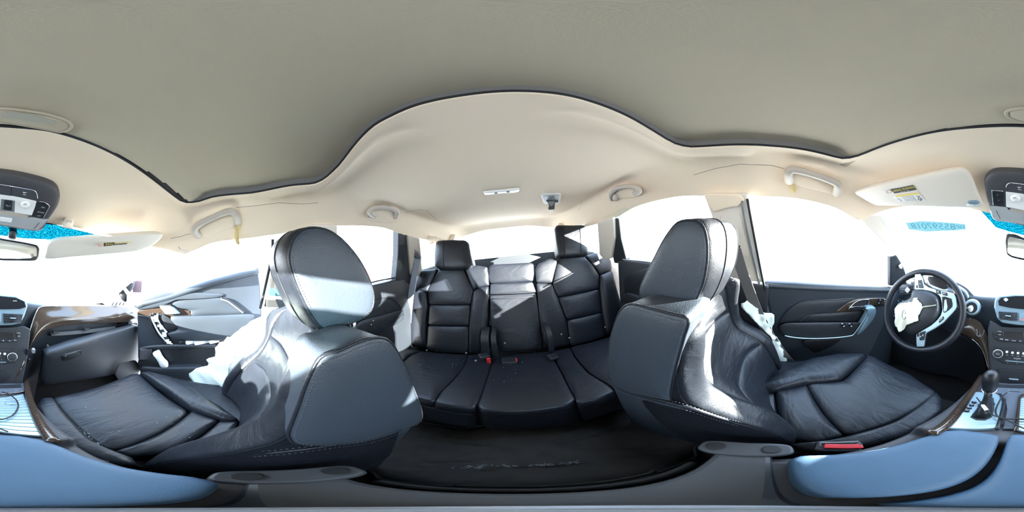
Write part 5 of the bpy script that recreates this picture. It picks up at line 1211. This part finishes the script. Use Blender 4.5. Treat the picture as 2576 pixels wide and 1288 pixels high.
for c0, s0 in (((410,610), Za), ((735,510), Zb)): 
    q = OC(s0([c0]), .0205)[0]; disc('map_light', q, o_n, .014, .004, M_LENS, oc, seg=24, r2=.012, bump=.004)
    tube('notch', [q + o_n*.008 + V(-.006,-.006,.003), q + o_n*.008 + V(.002,-.009,.005)], .0008, M_DKGREY, oc)
rb = ocp('button_bank', Za([(610,570),(640,560),(720,575),(790,620),(790,660),(745,740),(700,835),(520,805),(560,720)]), .020, M_PLAST, b=.002)
for c0, s_ in (((697,655),'ON'),((660,735),'DOOR'),((628,792),'OFF')): txt('button_print', s_, OC(Za([c0]), .0208)[0], ru, uu, .007, M_PRINT, rb)
tube('chrome_line', OC(Za([(640,562),(720,572),(795,625),(790,665),(700,835)]), .021), .001, M_CHROME, rb, sub=24)
lb = ocp('button_bank', Zb([(360,400),(380,385),(535,395),(545,640),(390,635),(375,600)]), .020, M_PLAST, b=.002)
tube('chrome_line', OC(Zb([(378,615),(355,400),(380,382),(535,392)]), .021), .001, M_CHROME, lb, sub=24)
for y_ in (495, 570): tube('button_gap', OC(Zb([(375,y_),(545,y_+12)]), .021), .0008, M_SEAM, lb)
for c0 in ((445,455),(465,540)): disc('button_dot', OC(Zb([c0]), .0206)[0], o_n, .0012, .0005, M_PRINT, lb, seg=8)
# microphone grille: thin slats in one strip
vs_ = []
g0, g1, g2, g3 = OC(Zb([(660,672)]), .0212)[0], OC(Za([(470,792)]), .0212)[0], OC(Zb([(655,722)]), .0212)[0], OC(Za([(455,838)]), .0212)[0]
for k in range(70):
    f = k/69; a = g0*(1-f)+g1*f; b = g2*(1-f)+g3*f
    vs_.append((a, b))
bmv = []; bmf = []
for a, b in vs_:
    w = V(.0008,0,0); o_ = len(bmv); bmv += [a-w, a+w, b+w, b-w, a-w-o_n*.001, a+w-o_n*.001, b+w-o_n*.001, b-w-o_n*.001]; bmf += [(o_,o_+1,o_+2,o_+3),(o_+4,o_+5,o_+6,o_+7),(o_,o_+1,o_+5,o_+4),(o_+2,o_+3,o_+7,o_+6),(o_,o_+3,o_+7,o_+4),(o_+1,o_+2,o_+6,o_+5)]
mesh('microphone_grille', bmv, bmf, M_TAUPE, oc, False, 'stuff')
for c0, s0 in (((460,808), Za), ((625,682), Zb)): disc('microphone_hole', OC(s0([c0]), .0212)[0], o_n, .0022, .0006, M_SEAM, oc, seg=12)
ocp('door_pull', Za([(0,815),(200,840),(185,905),(0,880)]), .024, M_WHITE, b=.002)
for P in (Za([(550,1005),(635,905)]), Zb([(425,712),(490,838)])): tube('door_split', OC(P, .0235), .0009, M_SEAM, sg)

# mirror
mr = thing('rear_view_mirror', 'rear-view mirror hanging under the overhead console', 'mirror', tuple(at(20,610,y=.66)))
mh = A([(2532,587),(2555,589),(0,599),(60,609),(94,616),(100,625),(97,648),(90,656),(60,656),(0,655),(2545,648),(2532,640),(2528,605)], y=.62)
hm = pillow('housing', resample_closed(soften(mh, .2), 70), .006, M_PLAST, mr, depth=.035, N=70, smooth='n', n=(-.05,-1,.0), pw=8)
mg = A([(2536,594),(0,604),(60,614),(92,621),(93,648),(60,651),(0,650),(2545,643),(2534,635)], y=.612)
prism('mirror_glass', resample_closed(soften(mg, .2), 50), .002, M_MIRROR, hm, n=(-.06,-1,-.04))
tube('mount', [at(30,600,y=.64), at(32,585,y=.645), at(30,566,y=.65)], [.016,.018,.020], M_PLAST2, mr, n=12)

# sun visors
vl = thing('sun_visor', 'raised driver sun visor with airbag warning labels', 'sun visor', (-.36,.38,1.15), 'sun visors')
vq = plane3((-.15,.355,1.186), (-.52,.30,1.135), (-.16,.525,1.10)); v_n = vq[1] if vq[1][2] < 0 else -vq[1]
def VL(px, off=0): return A(px, pl=(vq[0]+v_n*off, vq[1]))
pillow('visor_board', VL([(2150,484),(2175,473),(2250,455),(2330,438),(2405,424),(2430,427),(2444,444),(2458,478),(2474,518),(2440,521),(2350,518),(2220,516),(2196,512),(2165,495)], .006), .010, M_BEIGE, vl, depth=.012, N=90, n=v_n, pw=7)
def Zv(pts): return [(2190+x/7.155, 440+y/7.155) for x, y in pts]
rv_ = VL(Zv([(800,230)]))[0] - VL(Zv([(400,310)]))[0]; uv_ = VL(Zv([(560,215)]))[0] - VL(Zv([(600,300)]))[0]
lab = prism('warning_label', VL(Zv([(245,285),(350,262),(560,225),(765,183),(830,268),(640,305),(430,335),(320,352)]), .0170), .0006, M_INK, vl, n=v_n)
prism('label_icon', VL(Zv([(245,285),(350,264),(430,334),(325,352)]), .0175), .0004, M_LABW, lab, n=v_n)
tube('icon_ring', VL(Zv([(285,300),(320,278),(370,290),(375,318),(330,332),(295,318)]), .018), .0009, M_PINK, lab, closed=True, n=5)
txt('label_print', 'AIRBAG WARNING', VL(Zv([(596,252)]), .0178)[0], rv_, uv_, .0115, M_YEL, lab, squash=.74)
txt('label_print', 'FLIP VISOR OVER', VL(Zv([(612,292)]), .0178)[0], rv_, uv_, .004, M_LABW, lab)
lab2 = prism('rule_label', VL(Zv([(375,385),(870,318),(1000,470),(510,490)]), .0170), .0005, M_LABW, vl, n=v_n)
prism('label_header', VL(Zv([(440,378),(868,320),(888,345),(460,402)]), .0175), .0003, M_YEL, lab2, n=v_n)
for k in range(4): tube('label_line', VL(Zv([(560+25*k,398+24*k),(730+25*k,380+24*k)]), .0177), .0005, M_GREYPL, lab2, n=4)
tube('label_line', VL(Zv([(740,370),(842,478)]), .0177), .0005, M_INK, lab2, n=4)
tube('label_figure', VL(Zv([(825,375),(870,410),(860,440),(900,465)]), .0177), .0006, M_INK, lab2, n=4, sub=10)
tube('label_figure', VL(Zv([(885,375),(850,445)]), .0178), .0006, M_INK, lab2, n=4)
tube('label_figure', VL(Zv([(900,420),(930,440),(925,462),(895,455)]), .0178), .0006, M_INK, lab2, n=4, closed=True)
tube('label_figure', VL(Zv([(480,430),(520,440),(560,480)]), .0178), .0007, M_GREYPL, lab2, n=4)
cl_ = VL(Zv([(1740,470),(1790,455),(1900,460),(1960,495),(1940,520),(1850,530),(1790,515)]), .014)
pillow('visor_clip', cl_, .006, M_BLUEPL, vl, depth=.008, N=30, n=v_n); tube('clip_pin', VL(Zv([(1730,530),(1790,545),(1850,545)]), .02), .004, M_WHITE, vl)
vr = thing('sun_visor', 'passenger sun visor folded down against the windshield', 'sun visor', tuple(at(260,615,r=.66)), 'sun visors')
TR = at(412,592,r=.60); TLf = at(130,603,r=.64); BR = at(380,628,r=.66); BL = at(108,652,r=.72)
def VRp(u, v): return (TLf*(1-u)+TR*u)*(1-v) + (BL*(1-u)+BR*u)*v
ol = [(0,.05),(.3,0),(.6,-.04),(.9,-.12),(.985,-.02),(1.0,.2),(.99,.55),(.93,.85),(.86,1.0),(.6,1.02),(.3,1.0),(.03,.98),(-.01,.6)]
vp = np.array([VRp(*q) for q in ol]); nv_ = normal_to_cam(vp)
pillow('visor_board', vp, .006, M_BEIGE, vr, depth=.014, N=90, n=nv_, pw=8)
vrq = (vp.mean(0), nv_)
def VR_(px, off=0): return A(px, pl=(vrq[0]+nv_*off, nv_))
def Zw(pts): return [(200+x/11.71, 580+y/11.71) for x, y in pts]
lab = prism('warning_label', VR_(Zw([(487,385),(720,368),(1430,318),(1395,398),(710,465),(487,485)]), .0075), .0006, M_INK, vr, n=nv_)
prism('label_icon', VR_(Zw([(487,385),(714,368),(702,465),(487,485)]), .008), .0004, M_LABW, lab, n=nv_)
tube('icon_ring', VR_(Zw([(510,430),(540,405),(650,400),(685,420),(650,455),(540,465)]), .0085), .001, M_PINK, lab, closed=True, n=5)
tube('icon_ring', VR_(Zw([(545,420),(640,445)]), .0085), .001, M_PINK, lab, n=5)
rr_ = VR_(Zw([(1400,350)]))[0] - VR_(Zw([(730,410)]))[0]; u2 = VR_(Zw([(1050,330)]))[0] - VR_(Zw([(1050,430)]))[0]
txt('label_print', 'AIR BAG WARNING', VR_(Zw([(1060,378)]), .0083)[0], rr_, u2, np.linalg.norm(u2)*.85, M_YEL, lab, squash=.95)
txt('label_print', 'FLIP VISOR OVER', VR_(Zw([(1060,415)]), .0083)[0], rr_, u2, np.linalg.norm(u2)*.22, M_LABW, lab)
hk_ = thing('visor_hook', 'beige plastic visor hook beside the overhead console', 'hook', tuple(at(172,555,y=.52)))
pillow('hook_body', A([(162,550),(170,545),(182,547),(186,553),(180,572),(162,570),(160,560)], y=.52), .01, M_BEIGE, hk_, depth=.012, N=30)
box('hook_slot', at(174,556,y=.505), (.022,.004,.010), M_TAUPE, hk_, b=.002); box('hook_lip', at(170,572,y=.505), (.036,.012,.004), M_BEIGE, hk_, b=.001)

# ---- grab handles: one builder, four things
def grab(name_label, ends, q, depth, hook=False):
    """ends: outline of the bar on the rail plane q"""
    e0, e1, mid = ends
    root = thing('grab_handle', name_label, 'grab handle', tuple(CL([mid])[0]), 'grab handles')
    n = q[1] if np.dot(q[1], CO - np.array(q[0])) > 0 else -q[1]
    return root, n
def bar(root, px, q, n, r, depth):
    P = A(px, pl=q); k = len(P)
    off = [0] + [depth]*(k-2) + [0]
    P = np.array([P[i] + n*off[i] for i in range(k)])
    P = cat_open(P, 40)
    return ribbon('grip', P, n*0 + unit(np.cross(unit(P[-1]-P[0]), n))*r*2.2, r*1.3, M_TAUPE, root, sub=40)
def handle(label, px_bar, px_plate, q, r=.0125, depth=.03):
    root, n = grab(label, (px_bar[0], px_bar[-1], px_bar[len(px_bar)//2]), q, depth)
    pl_ = pillow('mount_plate', CL(px_plate, .002), .003, M_HEAD, root, depth=.004, N=40, n=n, pw=8)
    P = CL(px_bar); k = len(P); P = np.array([P[i] + unit(CO-P[i])*(depth if 0 < i < k-1 else .004) for i in range(k)])
    P = cat_open(P, 60); rr_ = np.interp(np.linspace(0, 1, 60), [0, .12, .5, .88, 1], [r*1.25, r*1.1, r*.85, r*1.1, r*1.25])
    g = tube('grip', P, rr_, M_TAUPE, root, n=14)
    return root, n, g
RQ = ((.565,0,1.15), unit(V(-1,0,-.75))); LQ = ((-.555,0,1.165), unit(V(1,0,-.75)))
RQ2 = ((.54,0,1.195), unit(V(-1,0,-.75))); LQ2 = ((-.545,0,1.185), unit(V(1,0,-.75)))
handle('grab handle above the open passenger door', [(500,592),(489,580),(500,565),(540,545),(575,532),(592,538),(598,558)], [(482,590),(484,570),(520,548),(580,524),(602,526),(604,560),(560,580),(510,596)], RQ)
handle('grab handle above the driver door', [(1986,455),(1984,436),(1998,427),(2050,440),(2098,458),(2108,468),(2104,486)], [(1978,460),(1978,428),(2000,418),(2080,440),(2116,464),(2112,490),(2060,480),(2000,466)], LQ)
handle('grab handle above the right rear door, beside the cracked headliner', [(940,542),(931,534),(938,524),(965,521),(990,526),(998,535),(993,545)], [(922,540),(930,522),(965,515),(1000,523),(1006,545),(990,560),(935,556)], RQ2, r=.0125)
root, n, g = handle('grab handle with coat hook above the left rear door', [(1540,500),(1537,487),(1550,474),(1578,468),(1600,472),(1608,480),(1600,486)], [(1532,502),(1532,480),(1556,463),(1600,464),(1616,478),(1604,494),(1560,500)], LQ2, r=.0125)
pillow('coat_hook', CL([(1545,490),(1552,486),(1558,492),(1557,502),(1548,502)], .012), .008, M_TAUPE, root, depth=.008, N=24, n=n)

# ---- ceiling fittings at the rear
dl = thing('dome_light', 'long white dome light on the rear headliner', 'ceiling light', tuple(CL([(1262,480)])[0]))
def Zc(pts): return [(1180+x/8.05, 440+y/8.05) for x, y in pts]
zq = at(1262,480,z=1.245); cn = unit(V(0,.12,-1))
def CE(px, off=0): return CL(px, .003+off)
pillow('lens', CE(Zc([(290,345),(310,330),(640,300),(980,266),(1015,290),(1010,315),(930,335),(640,350),(350,382),(310,378)])), .006, M_LENS, dl, depth=.012, N=60, n=cn, pw=8)
for c0 in ((540,330),(785,306)): disc('switch_mark', CE(Zc([c0]), .006)[0], cn, .008, .002, M_GREYPL, dl, seg=16)
cb_ = thing('belt_retractor', 'grey ceiling belt retractor with its buckle tongue hanging down', 'belt fitting', tuple(CL([(1387,498)])[0]))
zq2 = CL([(1387,498)])[0]
def CF(px, off=0): return CL(px, .003+off)
pillow('bezel', CF(Zc([(1450,400),(1480,375),(1840,365),(1862,385),(1850,560),(1800,572),(1540,575),(1510,560)])), .006, M_LABW, cb_, depth=.012, N=60, smooth='s', n=cn, pw=8)
prism('cavity', CF(Zc([(1505,400),(1800,385),(1808,510),(1790,540),(1560,545)]), .0075), .001, M_GREYPL, cb_, n=cn)
tg = A(Zc([(1560,520),(1800,510),(1810,550),(1745,560),(1735,620),(1735,660),(1730,695),(1615,700),(1605,660),(1625,640),(1600,560)]), y=zq2[1]-.03)
ton = prism('tongue', tg, .008, M_DKGREY, cb_, n=(0,1,0), b=.002)
prism('tongue_plate', A(Zc([(1605,535),(1735,530),(1720,590),(1665,640),(1610,590)]), y=zq2[1]-.028), .002, M_GREYPL, ton, n=(0,1,0))
pillow('tongue_knob', A(Zc([(1650,695),(1690,695),(1692,730),(1668,748),(1648,730)]), y=zq2[1]-.03), .006, M_CHROME, ton, depth=.008, N=20, n=(0,1,0))

# ---- torn headliner details, rear quarter headliner flap
M_LINE = mat('headliner_crack', (.26,.24,.20), .9)
def crack(pts, r=.0009):
    P = []
    for a, b in zip(pts[:-1], pts[1:]): P += [tuple(np.array(a)*(1-t)+np.array(b)*t) for t in (0, .25, .5, .75)]
    tube('crack', CL(P + [pts[-1]], .0002), r, M_LINE, ceiling, n=5)
crack([(594,522),(640,518),(700,510),(760,513),(800,510)]); crack([(1020,535),(1050,527),(1075,530),(1090,545),(1096,552)]); crack([(1435,562),(1442,572),(1447,580)]); crack([(1455,530),(1461,520),(1462,507)])
crack([(430,600),(455,595),(470,590),(480,588)]); crack([(627,264),(655,265),(690,258),(715,255)], .0007); crack([(1745,440),(1800,424),(1860,413),(1940,416),(1972,424)]); crack([(449,620),(455,628),(459,630)], .0012)
# cloth flaps hanging by the rear pillars
for pts, lb in (([(1060,597),(1075,592),(1100,597),(1120,605),(1110,617),(1092,612),(1078,615),(1066,606)], 'right'), ):
    fl_ = thing('torn_headliner_flap', 'torn pale headliner edge over the right quarter window', 'torn cloth', tuple(at(1085,600,r=1.35)))
    cloth('cloth_edge', A(pts, r=1.32), .008, M_HEAD, fl_, f=50, rag=.006)
for q, pts, lb in ((((.572,0,1.12), unit(V(-1,0,-.6))), [(588,545),(598,548),(600,562),(594,572),(590,592),(594,612),(603,614),(598,590),(606,570),(604,550)], 'yellow torn foam edge at the rear end of the passenger grab handle'),
                   (((-.562,0,1.14), unit(V(1,0,-.6))), [(1976,428),(1980,445),(1984,458),(1996,464),(2004,475),(1998,485),(1990,480),(1992,468),(1978,460),(1973,440)], 'yellow torn foam edge at the rear end of the driver grab handle')):
    f_ = thing('torn_foam', lb, 'torn foam', tuple(CL([pts[0]])[0])); n_ = q[1]
    pillow('foam_edge', CL(pts, .004), .004, M_FOAM, f_, depth=.004, N=50, n=n_)

# ---- floor mats and litter
fm = thing('floor_mat', 'dark grey rear floor mat with pale stitched border lines', 'floor mat', (0,-.30,.13), 'floor mats')
mt = np.array([V(x, y, .0) for x, y in [(-.62,-.12),(-.25,-.12),(-.22,-.09),(.22,-.09),(.25,-.12),(.62,-.12),(.64,-.30),(.60,-.44),(.2,-.46),(-.2,-.46),(-.60,-.44),(-.64,-.30)]])
mt = resample_closed(soften(mt, .2), 120)
def fz(x, y): return .02 + (.10*max(0, 1-(abs(x)/.2)**3)) + .012
vs_ = []; N_ = 120
for s_ in (1, .8, .6, .4, .2):
    for p in mt: q = mt.mean(0) + (p-mt.mean(0))*s_; vs_.append(V(q[0], q[1], fz(q[0], q[1])))
fs_ = [(r*N_+i, r*N_+(i+1) % N_, (r+1)*N_+(i+1) % N_, (r+1)*N_+i) for r in range(4) for i in range(N_)]
vs_.append(V(*mt.mean(0)[:2], fz(0, -.28))); fs_ += [(4*N_+i, 4*N_+(i+1) % N_, len(vs_)-1) for i in range(N_)]
m_ = mesh('mat_cloth', vs_, fs_, M_MAT, fm); so = m_.modifiers.new('s', 'SOLIDIFY'); so.thickness = .008
tube('mat_binding', [V(p[0], p[1], fz(p[0], p[1])+.002) for p in mt], .005, M_PLAST2, fm, closed=True)
for s_, c_, w_, nm in ((-1, (-.40,.62), .24, 'dark floor mat in the driver footwell'), (1, (.42,.66), .22, 'dark floor mat in the passenger footwell')):
    f_ = thing('floor_mat', nm, 'floor mat', (c_[0], c_[1], .03), 'floor mats'); box('mat_cloth', (c_[0], c_[1]-.06, .034), (w_*2, .30, .012), M_MAT, f_, b=.005)
# litter strip on the rear floor: paper flecks, too small to pick apart
def flecks(name, label, pts, m, n_, size, spread):
    vs_ = []; fs_ = []
    for _ in range(n_):
        p = pts[rng.integers(len(pts))] + rng.normal(0, spread, 3)*V(1,1,.15); r_ = size*rng.uniform(.5, 1.4); o_ = len(vs_)
        a = rng.uniform(0, 6.28); e1 = V(math.cos(a), math.sin(a), .2)*r_; e2 = V(-math.sin(a), math.cos(a), .1)*r_*.6
        vs_ += [p-e1, p+e2, p+e1, p-e2, p+V(0,0,r_*.7)]; fs_ += [(o_,o_+1,o_+4),(o_+1,o_+2,o_+4),(o_+2,o_+3,o_+4),(o_+3,o_,o_+4),(o_,o_+1,o_+2,o_+3)]
    o = mesh(name, vs_, fs_, m, None, False, 'stuff'); tag(o, label, 'debris'); return o
ps_ = cat_open(A([(1140,1178),(1180,1175),(1230,1173),(1300,1172),(1360,1170),(1400,1166),(1450,1163)], z=.145), 40)
flecks('paper_flecks', 'pale flecks of litter in a line on the rear floor mat', ps_, M_GREYPL, 60, .005, .004)
sd = cat_open(A([(182,1066),(210,1088),(235,1110),(258,1126),(300,1145)], z=.447), 40)
flecks('glass_crumbs', 'tiny glass crumbs along the seams of the front passenger seat', sd, M_CRUMB, 70, .0016, .003)
sd = np.array([at(px, py, z=.455) for px, py in [(460,1090),(417,1108),(440,1060),(520,1075),(275,1087),(230,1030),(350,1000)]])
flecks('glass_crumbs', 'a few tiny glass crumbs on the passenger seat cushion', sd, M_CRUMB, 26, .0014, .02)
sd = PC([(1075,930),(1190,890),(1300,920),(1260,960),(1340,890),(1105,890),(1150,915)], .035)
flecks('glass_crumbs', 'tiny glass crumbs scattered on the rear seat cushions', sd, M_CRUMB, 40, .0018, .03)
